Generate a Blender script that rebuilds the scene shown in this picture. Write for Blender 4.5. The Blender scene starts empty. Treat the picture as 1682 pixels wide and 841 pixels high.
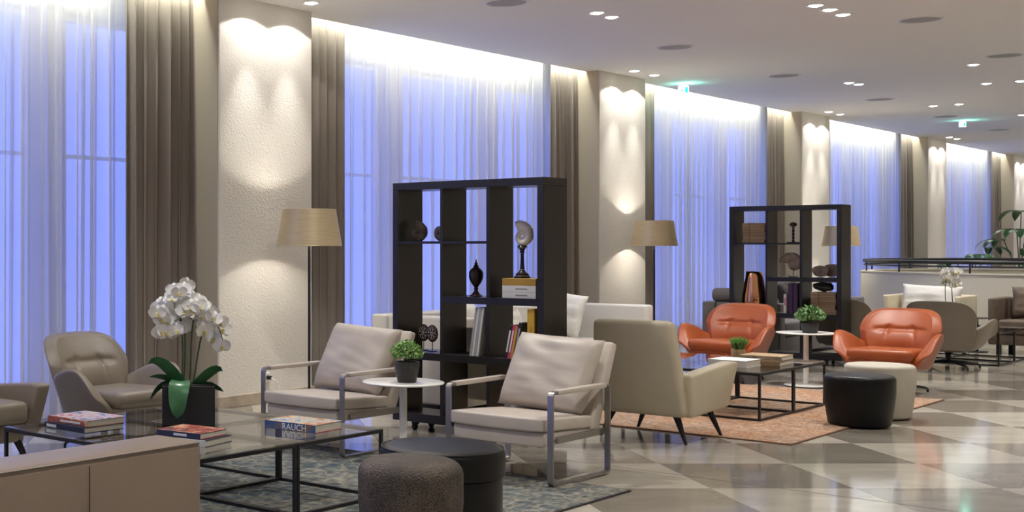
import bpy, bmesh, math, random
from mathutils import Vector, Matrix, noise
random.seed(7)
S2 = math.sqrt(0.5); PI = math.pi
R = math.radians
scene = bpy.context.scene
COL = scene.collection

# ------------------------------------------------------------------ camera
FPX, CX, CY = 2080.0, 330.0, 404.0          # focal length and principal point in the 1682x841 frame
cam_d = bpy.data.cameras.new('camera'); cam = bpy.data.objects.new('camera', cam_d); COL.objects.link(cam)
cam.location = (0, 0, 1.35); cam.rotation_euler = (PI/2, 0, 0)
cam_d.sensor_width = 36; cam_d.lens = 36*FPX/1682
cam_d.shift_x = (841-CX)/1682; cam_d.shift_y = -(420.5-CY)/1682
cam_d.clip_end = 200
scene.camera = cam

# ------------------------------------------------------------------ dusk sky, exposure
world = bpy.data.worlds.new('dusk'); scene.world = world; world.use_nodes = True
wb = world.node_tree.nodes['Background']
wb.inputs[0].default_value = (0.235, 0.325, 1.0, 1); wb.inputs[1].default_value = 1.75
scene.view_settings.view_transform = 'Standard'; scene.view_settings.look = 'None'
scene.view_settings.exposure = 0.2; scene.view_settings.gamma = 1.0
scene.view_settings.use_curve_mapping = False
try:
    cy = scene.cycles
    cy.use_denoising = True; cy.max_bounces = 7; cy.diffuse_bounces = 4; cy.glossy_bounces = 4
    cy.transmission_bounces = 6; cy.transparent_max_bounces = 14; cy.use_adaptive_sampling = True; cy.adaptive_threshold = 0.025
    cy.caustics_reflective = False; cy.caustics_refractive = False; cy.sample_clamp_indirect = 6.0
except Exception:
    pass
DOWN_W = 165.0      # ceiling downlights and the added fill spots
PILLAR_W = 14.5     # pillar wall washers
COVE_W = 40.0       # light slot above the curtains
LAMP_W = 85.0       # floor lamp bulbs
WARM = (1.0, 0.96, 0.90)
CEIL = 3.44

# ------------------------------------------------------------------ materials
MATS = {}
def mat(name, col, rough=0.5, metal=0.0, var=0.0, scale=8.0, bump=0.0, bscale=60.0, spec=0.5, coat=0.0, stretch=None, emit=None, rvar=0.0, col2=None, detail=4.0):
    if name in MATS: return MATS[name]
    m = bpy.data.materials.new(name); m.use_nodes = True; MATS[name] = m
    nt = m.node_tree; b = nt.nodes['Principled BSDF']
    b.inputs['Base Color'].default_value = (*col, 1); b.inputs['Roughness'].default_value = rough
    b.inputs['Metallic'].default_value = metal; b.inputs['Specular IOR Level'].default_value = spec
    b.inputs['Coat Weight'].default_value = coat
    tc = nt.nodes.new('ShaderNodeTexCoord'); mp = nt.nodes.new('ShaderNodeMapping')
    nt.links.new(tc.outputs['Object'], mp.inputs[0])
    if stretch: mp.inputs['Scale'].default_value = stretch
    if var > 0 or col2:
        n = nt.nodes.new('ShaderNodeTexNoise'); n.inputs['Scale'].default_value = scale; n.inputs['Detail'].default_value = detail
        nt.links.new(mp.outputs[0], n.inputs[0])
        r = nt.nodes.new('ShaderNodeValToRGB')
        c2 = col2 if col2 else tuple(c*(1-var) for c in col)
        r.color_ramp.elements[0].position = 0.3; r.color_ramp.elements[1].position = 0.7
        r.color_ramp.elements[0].color = (*c2, 1)
        r.color_ramp.elements[1].color = (*(col if col2 else tuple(min(1, c*(1+var)) for c in col)), 1)
        nt.links.new(n.outputs['Fac'], r.inputs[0]); nt.links.new(r.outputs[0], b.inputs['Base Color'])
    if bump > 0:
        n2 = nt.nodes.new('ShaderNodeTexNoise'); n2.inputs['Scale'].default_value = bscale; n2.inputs['Detail'].default_value = 3
        nt.links.new(mp.outputs[0], n2.inputs[0])
        bp = nt.nodes.new('ShaderNodeBump'); bp.inputs['Strength'].default_value = bump; bp.inputs['Distance'].default_value = 0.01
        nt.links.new(n2.outputs['Fac'], bp.inputs['Height']); nt.links.new(bp.outputs[0], b.inputs['Normal'])
    if emit:
        b.inputs['Emission Color'].default_value = (*emit[0], 1); b.inputs['Emission Strength'].default_value = emit[1]
    return m

def marble(name, c1, c2, vein):
    m = bpy.data.materials.new(name); m.use_nodes = True; nt = m.node_tree; b = nt.nodes['Principled BSDF']
    tc = nt.nodes.new('ShaderNodeTexCoord'); oi = nt.nodes.new('ShaderNodeObjectInfo')
    add = nt.nodes.new('ShaderNodeVectorMath'); add.operation = 'MULTIPLY_ADD'
    add.inputs[1].default_value = (1, 2.6, 1)
    sc = nt.nodes.new('ShaderNodeVectorMath'); sc.operation = 'SCALE'; sc.inputs['Scale'].default_value = 37
    cmb = nt.nodes.new('ShaderNodeCombineXYZ')
    nt.links.new(oi.outputs['Random'], cmb.inputs[0]); nt.links.new(oi.outputs['Random'], cmb.inputs[1])
    nt.links.new(cmb.outputs[0], sc.inputs[0])
    nt.links.new(tc.outputs['Object'], add.inputs[0]); nt.links.new(sc.outputs[0], add.inputs[2])
    n = nt.nodes.new('ShaderNodeTexNoise'); n.inputs['Scale'].default_value = 2.2; n.inputs['Detail'].default_value = 8; n.inputs['Distortion'].default_value = 0.6
    nt.links.new(add.outputs[0], n.inputs[0])
    r = nt.nodes.new('ShaderNodeValToRGB'); e = r.color_ramp.elements
    e[0].position = 0.3; e[0].color = (*c1, 1); e[1].position = 0.7; e[1].color = (*c2, 1)
    e2 = r.color_ramp.elements.new(0.52); e2.color = (*vein, 1)
    nt.links.new(n.outputs['Fac'], r.inputs[0])
    hv = nt.nodes.new('ShaderNodeHueSaturation')
    mr = nt.nodes.new('ShaderNodeMapRange'); mr.inputs['To Min'].default_value = 0.86; mr.inputs['To Max'].default_value = 1.12
    nt.links.new(oi.outputs['Random'], mr.inputs[0]); nt.links.new(mr.outputs[0], hv.inputs['Value'])
    nt.links.new(r.outputs[0], hv.inputs['Color']); nt.links.new(hv.outputs[0], b.inputs['Base Color'])
    b.inputs['Roughness'].default_value = 0.09; b.inputs['Specular IOR Level'].default_value = 0.5
    return m

def cloth_sheer():
    m = bpy.data.materials.new('sheer_voile'); m.use_nodes = True; nt = m.node_tree
    for n in list(nt.nodes): nt.nodes.remove(n)
    out = nt.nodes.new('ShaderNodeOutputMaterial')
    tr = nt.nodes.new('ShaderNodeBsdfTransparent'); tr.inputs[0].default_value = (1, 1, 1, 1)
    tl = nt.nodes.new('ShaderNodeBsdfTranslucent'); tl.inputs[0].default_value = (0.86, 0.86, 0.86, 1)
    df = nt.nodes.new('ShaderNodeBsdfDiffuse'); df.inputs[0].default_value = (0.8, 0.8, 0.78, 1)
    m1 = nt.nodes.new('ShaderNodeMixShader'); m1.inputs[0].default_value = 0.5
    nt.links.new(tl.outputs[0], m1.inputs[1]); nt.links.new(df.outputs[0], m1.inputs[2])
    m2 = nt.nodes.new('ShaderNodeMixShader'); m2.inputs[0].default_value = 0.66
    nt.links.new(tr.outputs[0], m2.inputs[1]); nt.links.new(m1.outputs[0], m2.inputs[2])
    nt.links.new(m2.outputs[0], out.inputs[0])
    return m

def thin_glass(name, tint, refl=0.12, rough=0.0):
    m = bpy.data.materials.new(name); m.use_nodes = True; nt = m.node_tree
    for n in list(nt.nodes): nt.nodes.remove(n)
    out = nt.nodes.new('ShaderNodeOutputMaterial')
    tr = nt.nodes.new('ShaderNodeBsdfTransparent'); tr.inputs[0].default_value = (*tint, 1)
    gl = nt.nodes.new('ShaderNodeBsdfGlossy'); gl.inputs['Roughness'].default_value = rough
    lw = nt.nodes.new('ShaderNodeFresnel'); lw.inputs['IOR'].default_value = 1.5
    mr = nt.nodes.new('ShaderNodeMath'); mr.operation = 'MULTIPLY_ADD'; mr.inputs[1].default_value = 1.0; mr.inputs[2].default_value = refl
    mr.use_clamp = True
    nt.links.new(lw.outputs[0], mr.inputs[0])
    mx = nt.nodes.new('ShaderNodeMixShader')
    ge = nt.nodes.new('ShaderNodeNewGeometry'); fr = nt.nodes.new('ShaderNodeMath'); fr.operation = 'SUBTRACT'; fr.inputs[0].default_value = 1.0
    ml = nt.nodes.new('ShaderNodeMath'); ml.operation = 'MULTIPLY'
    nt.links.new(ge.outputs['Backfacing'], fr.inputs[1]); nt.links.new(mr.outputs[0], ml.inputs[0]); nt.links.new(fr.outputs[0], ml.inputs[1])
    nt.links.new(ml.outputs[0], mx.inputs[0]); nt.links.new(tr.outputs[0], mx.inputs[1]); nt.links.new(gl.outputs[0], mx.inputs[2])
    nt.links.new(mx.outputs[0], out.inputs[0])
    return m

def emission(name, col, s):
    if name in MATS: return MATS[name]
    m = mat(name, col, 0.5, emit=(col, s)); return m

def rug_mat(name, cols, sc=9.0):
    m = bpy.data.materials.new(name); m.use_nodes = True; nt = m.node_tree; b = nt.nodes['Principled BSDF']
    b.inputs['Roughness'].default_value = 0.95; b.inputs['Specular IOR Level'].default_value = 0.1
    tc = nt.nodes.new('ShaderNodeTexCoord')
    def ramp(stops):
        r = nt.nodes.new('ShaderNodeValToRGB'); e = r.color_ramp.elements
        e[0].position, e[0].color = stops[0][0], (*stops[0][1], 1)
        e[1].position, e[1].color = stops[-1][0], (*stops[-1][1], 1)
        for p, c in stops[1:-1]:
            k = e.new(p); k.color = (*c, 1)
        return r
    # woven motif: voronoi cells plus fine streaks plus large faded patches
    v = nt.nodes.new('ShaderNodeTexVoronoi'); v.inputs['Scale'].default_value = sc; v.feature = 'DISTANCE_TO_EDGE'
    nz = nt.nodes.new('ShaderNodeTexNoise'); nz.inputs['Scale'].default_value = 14; nz.inputs['Detail'].default_value = 6
    big = nt.nodes.new('ShaderNodeTexNoise'); big.inputs['Scale'].default_value = 1.6; big.inputs['Detail'].default_value = 3
    fin = nt.nodes.new('ShaderNodeTexNoise'); fin.inputs['Scale'].default_value = 1.0; fin.inputs['Detail'].default_value = 5
    mp = nt.nodes.new('ShaderNodeMapping'); mp.inputs['Scale'].default_value = (14, 70, 10)
    nt.links.new(tc.outputs['Object'], mp.inputs[0]); nt.links.new(mp.outputs[0], fin.inputs[0])
    for n in (v, nz, big): nt.links.new(tc.outputs['Object'], n.inputs[0])
    r1 = ramp([(0.35, cols[0]), (0.5, cols[1]), (0.66, cols[2])]); nt.links.new(nz.outputs['Fac'], r1.inputs[0])
    r2 = ramp([(0.36, cols[3]), (0.62, cols[4])]); nt.links.new(big.outputs['Fac'], r2.inputs[0])
    mx = nt.nodes.new('ShaderNodeMix'); mx.data_type = 'RGBA'; mx.inputs[0].default_value = 0.5
    nt.links.new(r1.outputs[0], mx.inputs[6]); nt.links.new(r2.outputs[0], mx.inputs[7])
    lt = nt.nodes.new('ShaderNodeMath'); lt.operation = 'LESS_THAN'; lt.inputs[1].default_value = 0.05
    nt.links.new(v.outputs['Distance'], lt.inputs[0])
    ml = nt.nodes.new('ShaderNodeMath'); ml.operation = 'MULTIPLY'; ml.inputs[1].default_value = 0.6
    nt.links.new(lt.outputs[0], ml.inputs[0])
    mx2 = nt.nodes.new('ShaderNodeMix'); mx2.data_type = 'RGBA'
    nt.links.new(ml.outputs[0], mx2.inputs[0]); nt.links.new(mx.outputs[2], mx2.inputs[6]); mx2.inputs[7].default_value = (*cols[5], 1)
    gt = ramp([(0.45, (0, 0, 0)), (0.6, (0.55, 0.55, 0.55))]); nt.links.new(fin.outputs['Fac'], gt.inputs[0])
    mx3 = nt.nodes.new('ShaderNodeMix'); mx3.data_type = 'RGBA'
    nt.links.new(gt.outputs[0], mx3.inputs[0]); nt.links.new(mx2.outputs[2], mx3.inputs[6]); mx3.inputs[7].default_value = (*cols[6], 1)
    nt.links.new(mx3.outputs[2], b.inputs['Base Color'])
    bp = nt.nodes.new('ShaderNodeBump'); bp.inputs['Strength'].default_value = 0.4; bp.inputs['Distance'].default_value = 0.004
    nt.links.new(fin.outputs['Fac'], bp.inputs['Height']); nt.links.new(bp.outputs[0], b.inputs['Normal'])
    return m

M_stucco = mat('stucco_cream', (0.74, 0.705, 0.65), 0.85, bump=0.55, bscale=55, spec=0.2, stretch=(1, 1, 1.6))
M_wall = mat('wall_beige', (0.62, 0.57, 0.50), 0.9, spec=0.2)
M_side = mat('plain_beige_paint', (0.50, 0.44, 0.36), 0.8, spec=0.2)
M_ceil = mat('ceiling_paint', (0.80, 0.78, 0.75), 0.9, spec=0.2)
M_cove = mat('cove_white', (0.85, 0.85, 0.82), 0.9)
M_stone = mat('skirting_stone', (0.40, 0.34, 0.27), 0.35, var=0.2, scale=9)
M_light = marble('marble_cream', (0.42, 0.385, 0.325), (0.53, 0.49, 0.42), (0.475, 0.44, 0.375))
M_dark = marble('marble_taupe', (0.225, 0.20, 0.165), (0.30, 0.27, 0.225), (0.26, 0.235, 0.195))
M_grout = mat('grout', (0.10, 0.09, 0.08), 0.8)
M_sheer = cloth_sheer()
M_drape = mat('drape_taupe', (0.29, 0.25, 0.22), 0.8, var=0.06, scale=120, spec=0.25)
M_wframe = mat('window_frame_grey', (0.8, 0.8, 0.82), 0.5)
M_pane = thin_glass('window_pane', (0.95, 0.96, 1.0), 0.02)
M_tglass = thin_glass('smoked_table_glass', (0.78, 0.79, 0.78), 0.12)
M_black = mat('black_steel', (0.012, 0.012, 0.014), 0.4, spec=0.4)
M_wenge = mat('wenge_wood', (0.014, 0.012, 0.011), 0.32, var=0.3, scale=18, stretch=(6, 6, 1), spec=0.5)
M_steel = mat('brushed_steel', (0.36, 0.345, 0.33), 0.40, metal=1.0)
M_leath = mat('pale_greige_leather', (0.52, 0.46, 0.405), 0.42, var=0.05, scale=5, bump=0.10, bscale=260)
M_leath2 = mat('cream_leather', (0.50, 0.44, 0.325), 0.40, var=0.04, scale=5, bump=0.08, bscale=260)
M_taupe = mat('taupe_leather', (0.235, 0.195, 0.152), 0.40, var=0.05, scale=5, bump=0.10, bscale=260)
M_sofa = mat('mushroom_leather', (0.235, 0.180, 0.142), 0.40, var=0.05, scale=4, bump=0.10, bscale=260)
M_white_l = mat('ivory_upholstery', (0.52, 0.50, 0.465), 0.55, var=0.04, scale=5, bump=0.1, bscale=200)
M_grey_l = mat('grey_upholstery', (0.14, 0.125, 0.13), 0.6, var=0.05, scale=5, bump=0.1, bscale=200)
M_orange = mat('burnt_orange_leather', (0.315, 0.070, 0.018), 0.38, var=0.06, scale=5, bump=0.10, bscale=260)
M_blackl = mat('black_leather', (0.005, 0.005, 0.006), 0.38, bump=0.08, bscale=220, spec=0.26)
M_hide = mat('mottled_brown_hide', (0.135, 0.10, 0.073), 0.55, col2=(0.035, 0.026, 0.020), scale=7, bump=1.0, bscale=150, detail=8)
def pebble(m, sc):
    nt = m.node_tree; b = nt.nodes['Principled BSDF']; tc = nt.nodes['Texture Coordinate']
    v = nt.nodes.new('ShaderNodeTexVoronoi'); v.inputs['Scale'].default_value = sc; nt.links.new(tc.outputs['Object'], v.inputs[0])
    r = nt.nodes.new('ShaderNodeValToRGB'); r.color_ramp.elements[0].position = 0.25; r.color_ramp.elements[0].color = (1.15, 1.15, 1.15, 1); r.color_ramp.elements[1].position = 0.75; r.color_ramp.elements[1].color = (0.35, 0.35, 0.35, 1)
    nt.links.new(v.outputs['Distance'], r.inputs[0])
    mx = nt.nodes.new('ShaderNodeMix'); mx.data_type = 'RGBA'; mx.blend_type = 'MULTIPLY'; mx.inputs[0].default_value = 1.0
    src = b.inputs['Base Color'].links[0].from_socket
    nt.links.new(src, mx.inputs[6]); nt.links.new(r.outputs[0], mx.inputs[7]); nt.links.new(mx.outputs[2], b.inputs['Base Color'])
    bp = nt.nodes.new('ShaderNodeBump'); bp.inputs['Strength'].default_value = 0.9; bp.inputs['Distance'].default_value = 0.004; bp.invert = True
    nt.links.new(v.outputs['Distance'], bp.inputs['Height']); nt.links.new(bp.outputs[0], b.inputs['Normal'])
pebble(M_hide, 150)
M_creamf = mat('cream_felt', (0.43, 0.395, 0.33), 0.7, var=0.04, scale=6)
M_brownf = mat('brown_nubuck', (0.095, 0.066, 0.045), 0.7, var=0.2, scale=12)
M_whitet = mat('white_lacquer', (0.80, 0.79, 0.76), 0.25)
M_brass = mat('brass_shade', (0.64, 0.52, 0.33), 0.42, metal=0.4, var=0.10, scale=6, stretch=(1, 1, 25))
M_shadein = mat('shade_lining', (0.9, 0.85, 0.72), 0.6)
M_bulb = emission('bulb_glow', (1.0, 0.85, 0.62), 12.0)
M_lens = emission('downlight_glow', (1.0, 0.95, 0.86), 14.0)
M_led = emission('led_strip_glow', (0.95, 1.0, 0.82), 12.0)
M_trim = mat('white_trim', (0.7, 0.7, 0.68), 0.4)
M_grill = mat('speaker_mesh_grey', (0.36, 0.35, 0.35), 0.7, bump=0.3, bscale=400)
M_potblk = mat('black_stone_pot', (0.020, 0.020, 0.022), 0.55, var=0.3, scale=120)
M_potdark = mat('dark_textured_pot', (0.028, 0.025, 0.024), 0.38, bump=1.0, bscale=38, stretch=(1, 1, 2.6))
M_soil = mat('soil', (0.03, 0.022, 0.015), 0.95, bump=0.8, bscale=120)
M_leaf = mat('orchid_leaf', (0.05, 0.16, 0.065), 0.28, var=0.25, scale=9)
M_leaf2 = mat('fresh_leaf', (0.24, 0.42, 0.12), 0.45, var=0.35, scale=40)
M_leaf3 = mat('dull_leaf', (0.13, 0.26, 0.09), 0.5, var=0.35, scale=40)
M_leaf4 = mat('dark_broad_leaf', (0.03, 0.13, 0.035), 0.35, var=0.3, scale=10)
M_stem = mat('orchid_stem', (0.05, 0.10, 0.03), 0.5, var=0.3, scale=20)
M_petal = mat('orchid_petal', (0.92, 0.92, 0.91), 0.5, spec=0.3)
M_petal.node_tree.nodes['Principled BSDF'].inputs['Subsurface Weight'].default_value = 0.4
M_petal.node_tree.nodes['Principled BSDF'].inputs['Subsurface Radius'].default_value = (0.02, 0.02, 0.02)
M_lip = mat('orchid_lip', (0.72, 0.62, 0.22), 0.5)
M_pages = mat('book_pages', (0.66, 0.62, 0.54), 0.8, var=0.12, scale=1.0, stretch=(2, 2, 260))
M_gold = mat('gold_pot', (0.62, 0.48, 0.26), 0.32, metal=1.0)
M_copper = mat('copper', (0.80, 0.40, 0.22), 0.12, metal=1.0)
M_shell = mat('nautilus_pearl', (0.80, 0.74, 0.64), 0.32, var=0.15, scale=14)
M_fossil = mat('fossil_stone', (0.34, 0.27, 0.21), 0.65, col2=(0.12, 0.095, 0.075), scale=22, bump=0.5, bscale=60)
M_agate = mat('agate_slice', (0.44, 0.33, 0.22), 0.4, col2=(0.15, 0.10, 0.07), scale=14, bump=0.3, bscale=60)
M_darkwood = mat('dark_turned_wood', (0.035, 0.018, 0.013), 0.32, var=0.3, scale=20)
M_ebony = mat('ebony', (0.012, 0.010, 0.010), 0.3)
M_ivory = mat('ivory_line', (0.6, 0.55, 0.45), 0.5)
M_oldbk = mat('old_paper_bundle', (0.42, 0.30, 0.18), 0.85, col2=(0.24, 0.15, 0.08), scale=1.3, stretch=(2, 2, 60))
M_string = mat('string', (0.20, 0.14, 0.08), 0.9)
M_rock = mat('dark_rock', (0.05, 0.045, 0.04), 0.7, var=0.4, scale=20)
M_whitepl = mat('white_plastic', (0.88, 0.88, 0.87), 0.4)
M_rubber = mat('caster_black', (0.01, 0.01, 0.01), 0.45)
M_parapet = mat('parapet_plaster', (0.58, 0.55, 0.47), 0.8, spec=0.2)
M_pad = mat('white_print', (0.82, 0.82, 0.80), 0.5)
M_exitw = emission('exit_white', (0.75, 1.0, 0.92), 2.5)
M_exitg = emission('exit_green', (0.0, 0.50, 0.30), 0.9)

# ------------------------------------------------------------------ mesh helpers
def setp(o, label=None, cat=None, group=None, kind=None):
    if label: o['label'] = label
    if cat: o['category'] = cat
    if group: o['group'] = group
    if kind: o['kind'] = kind
    return o
def obj(name, bm, m, parent=None, loc=None, rot=None, smooth=False, sub=0):
    if isinstance(bm, bpy.types.Mesh): me = bm
    else:
        bmesh.ops.recalc_face_normals(bm, faces=bm.faces)
        me = bpy.data.meshes.new(name); bm.to_mesh(me); bm.free()
    if m is not None and not me.materials: me.materials.append(m)
    if smooth:
        me.polygons.foreach_set('use_smooth', [True]*len(me.polygons))
        if smooth != 'all' :
            try: me.set_sharp_from_angle(angle=R(40))
            except Exception: pass
    o = bpy.data.objects.new(name, me); COL.objects.link(o)
    if parent: o.parent = parent
    if loc is not None: o.location = loc
    if rot is not None: o.rotation_euler = rot if not isinstance(rot, (int, float)) else (0, 0, rot)
    if sub:
        md = o.modifiers.new('round', 'SUBSURF'); md.levels = sub; md.render_levels = sub
    return o
def thing(name, label, cat, loc=(0, 0, 0), rz=0.0, group=None):
    o = bpy.data.objects.new(name, None); COL.objects.link(o)
    o.empty_display_size = 0.1
    o.location = loc; o.rotation_euler = (0, 0, rz)
    return setp(o, label, cat, group)
def dup(root, label, loc, rz, group=None):
    def cp(o, par):
        c = o.copy(); COL.objects.link(c); c.parent = par
        for ch in o.children: cp(ch, c)
        return c
    r = cp(root, None); r.location = loc; r.rotation_euler = (0, 0, rz); r['label'] = label
    if group: r['group'] = group
    return r
def hexa(p8, bev=0.0, seg=3, bm=None):
    """p8: four bottom corners (ccw) then four top corners"""
    own = bm or bmesh.new()
    b = bmesh.new()
    v = [b.verts.new(p) for p in p8]
    for f in ((3, 2, 1, 0), (4, 5, 6, 7), (0, 1, 5, 4), (1, 2, 6, 5), (2, 3, 7, 6), (3, 0, 4, 7)): b.faces.new([v[i] for i in f])
    if bev > 0: bmesh.ops.bevel(b, geom=list(b.edges), offset=bev, segments=seg, profile=0.5, affect='EDGES', clamp_overlap=True)
    if bm is None:
        own.free(); return b
    merge(own, b); return own
def merge(dst, src, mtx=None):
    if mtx is not None: bmesh.ops.transform(src, matrix=mtx, verts=src.verts)
    vm = {v: dst.verts.new(v.co) for v in src.verts}
    for f in src.faces:
        try: dst.faces.new([vm[v] for v in f.verts])
        except ValueError: pass
    src.free(); return dst
def box(x0, x1, y0, y1, z0, z1, bev=0.0, seg=2, bm=None):
    return hexa([(x0, y0, z0), (x1, y0, z0), (x1, y1, z0), (x0, y1, z0), (x0, y0, z1), (x1, y0, z1), (x1, y1, z1), (x0, y1, z1)], bev, seg, bm)
def lathe(prof, n=32, bm=None, cap=True, c=(0, 0, 0), sx=1.0, sy=1.0):
    b = bm or bmesh.new(); rings = []
    for r, z in prof:
        rings.append([b.verts.new((c[0]+sx*r*math.cos(2*PI*i/n), c[1]+sy*r*math.sin(2*PI*i/n), c[2]+z)) for i in range(n)])
    for a, d in zip(rings, rings[1:]):
        for i in range(n): b.faces.new((a[i], a[(i+1) % n], d[(i+1) % n], d[i]))
    if cap:
        b.faces.new(rings[0][::-1]); b.faces.new(rings[-1])
    return b
def tube(pts, r, n=8, bm=None, cap=True, flat=1.0):
    b = bm or bmesh.new(); pts = [Vector(p) for p in pts]; rings = []
    rad = r if isinstance(r, (list, tuple)) else [r]*len(pts)
    prev = None
    for i, p in enumerate(pts):
        d = (pts[min(i+1, len(pts)-1)]-pts[max(i-1, 0)]).normalized()
        if prev is None:
            up = Vector((0, 0, 1)) if abs(d.z) < 0.9 else Vector((1, 0, 0))
            s = d.cross(up).normalized()
        else: s = (prev-d*prev.dot(d)).normalized()
        prev = s; t = d.cross(s).normalized()
        rings.append([b.verts.new(p+s*math.cos(2*PI*k/n)*rad[i]+t*math.sin(2*PI*k/n)*rad[i]*flat) for k in range(n)])
    for a, d in zip(rings, rings[1:]):
        for k in range(n): b.faces.new((a[k], a[(k+1) % n], d[(k+1) % n], d[k]))
    if cap and n > 2:
        b.faces.new(rings[0][::-1]); b.faces.new(rings[-1])
    return b
def bar(p, q, w, h, up=(0, 0, 1), bm=None):
    """square bar between two points"""
    p, q = Vector(p), Vector(q); d = (q-p).normalized(); up = Vector(up)
    if abs(d.dot(up)) > 0.95: up = Vector((1, 0, 0))
    s = d.cross(up).normalized()*w/2; t = s.cross(d).normalized()*h/2
    return hexa([p-s-t, p+s-t, p+s+t, p-s+t, q-s-t, q+s-t, q+s+t, q-s+t], 0, 1, bm)
def ellipsoid(c, r, nu=16, nv=10, bm=None):
    prof = [(max(1e-4, math.sin(PI*i/nv)), -math.cos(PI*i/nv)) for i in range(nv+1)]
    b = bmesh.new(); lathe(prof, nu, b, cap=False)
    bmesh.ops.remove_doubles(b, verts=b.verts, dist=1e-3)
    m = Matrix.Translation(c) @ Matrix.Diagonal((r[0], r[1], r[2], 1))
    if bm is None:
        bmesh.ops.transform(b, matrix=m, verts=b.verts); return b
    return merge(bm, b, m)
def prism(poly, t, axis='x', bev=0.0, seg=2):
    """extrude a 2D outline (a,b) by thickness t centred on the axis"""
    b = bmesh.new(); f = {'x': lambda a, c, s: (s, a, c), 'y': lambda a, c, s: (a, s, c), 'z': lambda a, c, s: (a, c, s)}[axis]
    v0 = [b.verts.new(f(a, c, -t/2)) for a, c in poly]; v1 = [b.verts.new(f(a, c, t/2)) for a, c in poly]
    b.faces.new(v0[::-1]); b.faces.new(v1)
    n = len(poly)
    for i in range(n): b.faces.new((v0[i], v0[(i+1) % n], v1[(i+1) % n], v1[i]))
    if bev:
        bmesh.ops.recalc_face_normals(b, faces=b.faces)
        bmesh.ops.bevel(b, geom=list(b.edges), offset=bev, segments=seg, profile=0.5, affect='EDGES', clamp_overlap=True)
    return b
def pillow(sx, sy, t, n=18, seed=0, wr=0.012, pinch=0.06):
    """a soft cushion lying in local x/z, puffed along y"""
    b = bmesh.new(); g = {}
    for side in (1, -1):
        for i in range(n+1):
            for j in range(n+1):
                a, c = 2*i/n-1, 2*j/n-1
                edge = i in (0, n) or j in (0, n)
                if edge and side == -1: g[(side, i, j)] = g[(1, i, j)]; continue
                th = t*0.5*(max(0, (1-a**4)*(1-c**4)))**0.42
                x = sx*0.5*a*(1-pinch*(1-c*c)); z = sy*0.5*c*(1-pinch*(1-a*a))
                w = noise.noise(Vector((a*1.8+seed, c*1.8, side*2)))*wr*2+noise.noise(Vector((a*2+c*4+seed, c*5, side)))*wr
                g[(side, i, j)] = b.verts.new((x, side*(th+(0 if edge else w*(1-max(abs(a), abs(c))**6))), z))
    for side in (1, -1):
        for i in range(n):
            for j in range(n):
                q = [g[(side, i, j)], g[(side, i+1, j)], g[(side, i+1, j+1)], g[(side, i, j+1)]]
                b.faces.new(q if side == -1 else q[::-1])
    return b
def grid2(fo, fi, us, vs):
    """closed shell between an outer and an inner sheet"""
    b = bmesh.new(); nu, nv = len(us), len(vs)
    O = [[b.verts.new(fo(u, v)) for v in vs] for u in us]; I = [[b.verts.new(fi(u, v)) for v in vs] for u in us]
    for i in range(nu-1):
        for j in range(nv-1):
            b.faces.new((O[i][j], O[i+1][j], O[i+1][j+1], O[i][j+1])); b.faces.new((I[i][j], I[i][j+1], I[i+1][j+1], I[i+1][j]))
    for i in range(nu-1):
        b.faces.new((O[i][0], I[i][0], I[i+1][0], O[i+1][0])); b.faces.new((O[i][-1], O[i+1][-1], I[i+1][-1], I[i][-1]))
    for j in range(nv-1):
        b.faces.new((O[0][j], O[0][j+1], I[0][j+1], I[0][j])); b.faces.new((O[-1][j], I[-1][j], I[-1][j+1], O[-1][j+1]))
    return b
def frange(a, b, n): return [a+(b-a)*i/(n-1) for i in range(n)]
def W(u, v, z=0.0): return Vector(((u-v)*S2, (u+v)*S2, z))      # room axes: u along the window wall, v towards it
A45 = R(45)
def text_mesh(s, size, extrude=0.0004):
    cu = bpy.data.curves.new('lettering', 'FONT'); cu.body = s; cu.size = size; cu.extrude = extrude
    cu.align_x = 'CENTER'; cu.align_y = 'CENTER'; cu.resolution_u = 3
    t = bpy.data.objects.new('lettering', cu); COL.objects.link(t)
    bpy.context.view_layer.update()
    dg = bpy.context.evaluated_depsgraph_get()
    me = bpy.data.meshes.new_from_object(t.evaluated_get(dg))
    bpy.data.objects.remove(t); bpy.data.curves.remove(cu)
    me.materials.clear()
    return me
def spot(name, loc, target, watt, ang, blend, col=WARM, rad=0.05, parent=None):
    l = bpy.data.lights.new(name, 'SPOT'); l.energy = watt; l.spot_size = R(ang); l.spot_blend = blend
    l.color = col; l.shadow_soft_size = rad
    o = bpy.data.objects.new(name, l); COL.objects.link(o)
    o.location = loc
    o.rotation_euler = (Vector(target)-Vector(loc)).to_track_quat('-Z', 'Y').to_euler()
    return o

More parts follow.
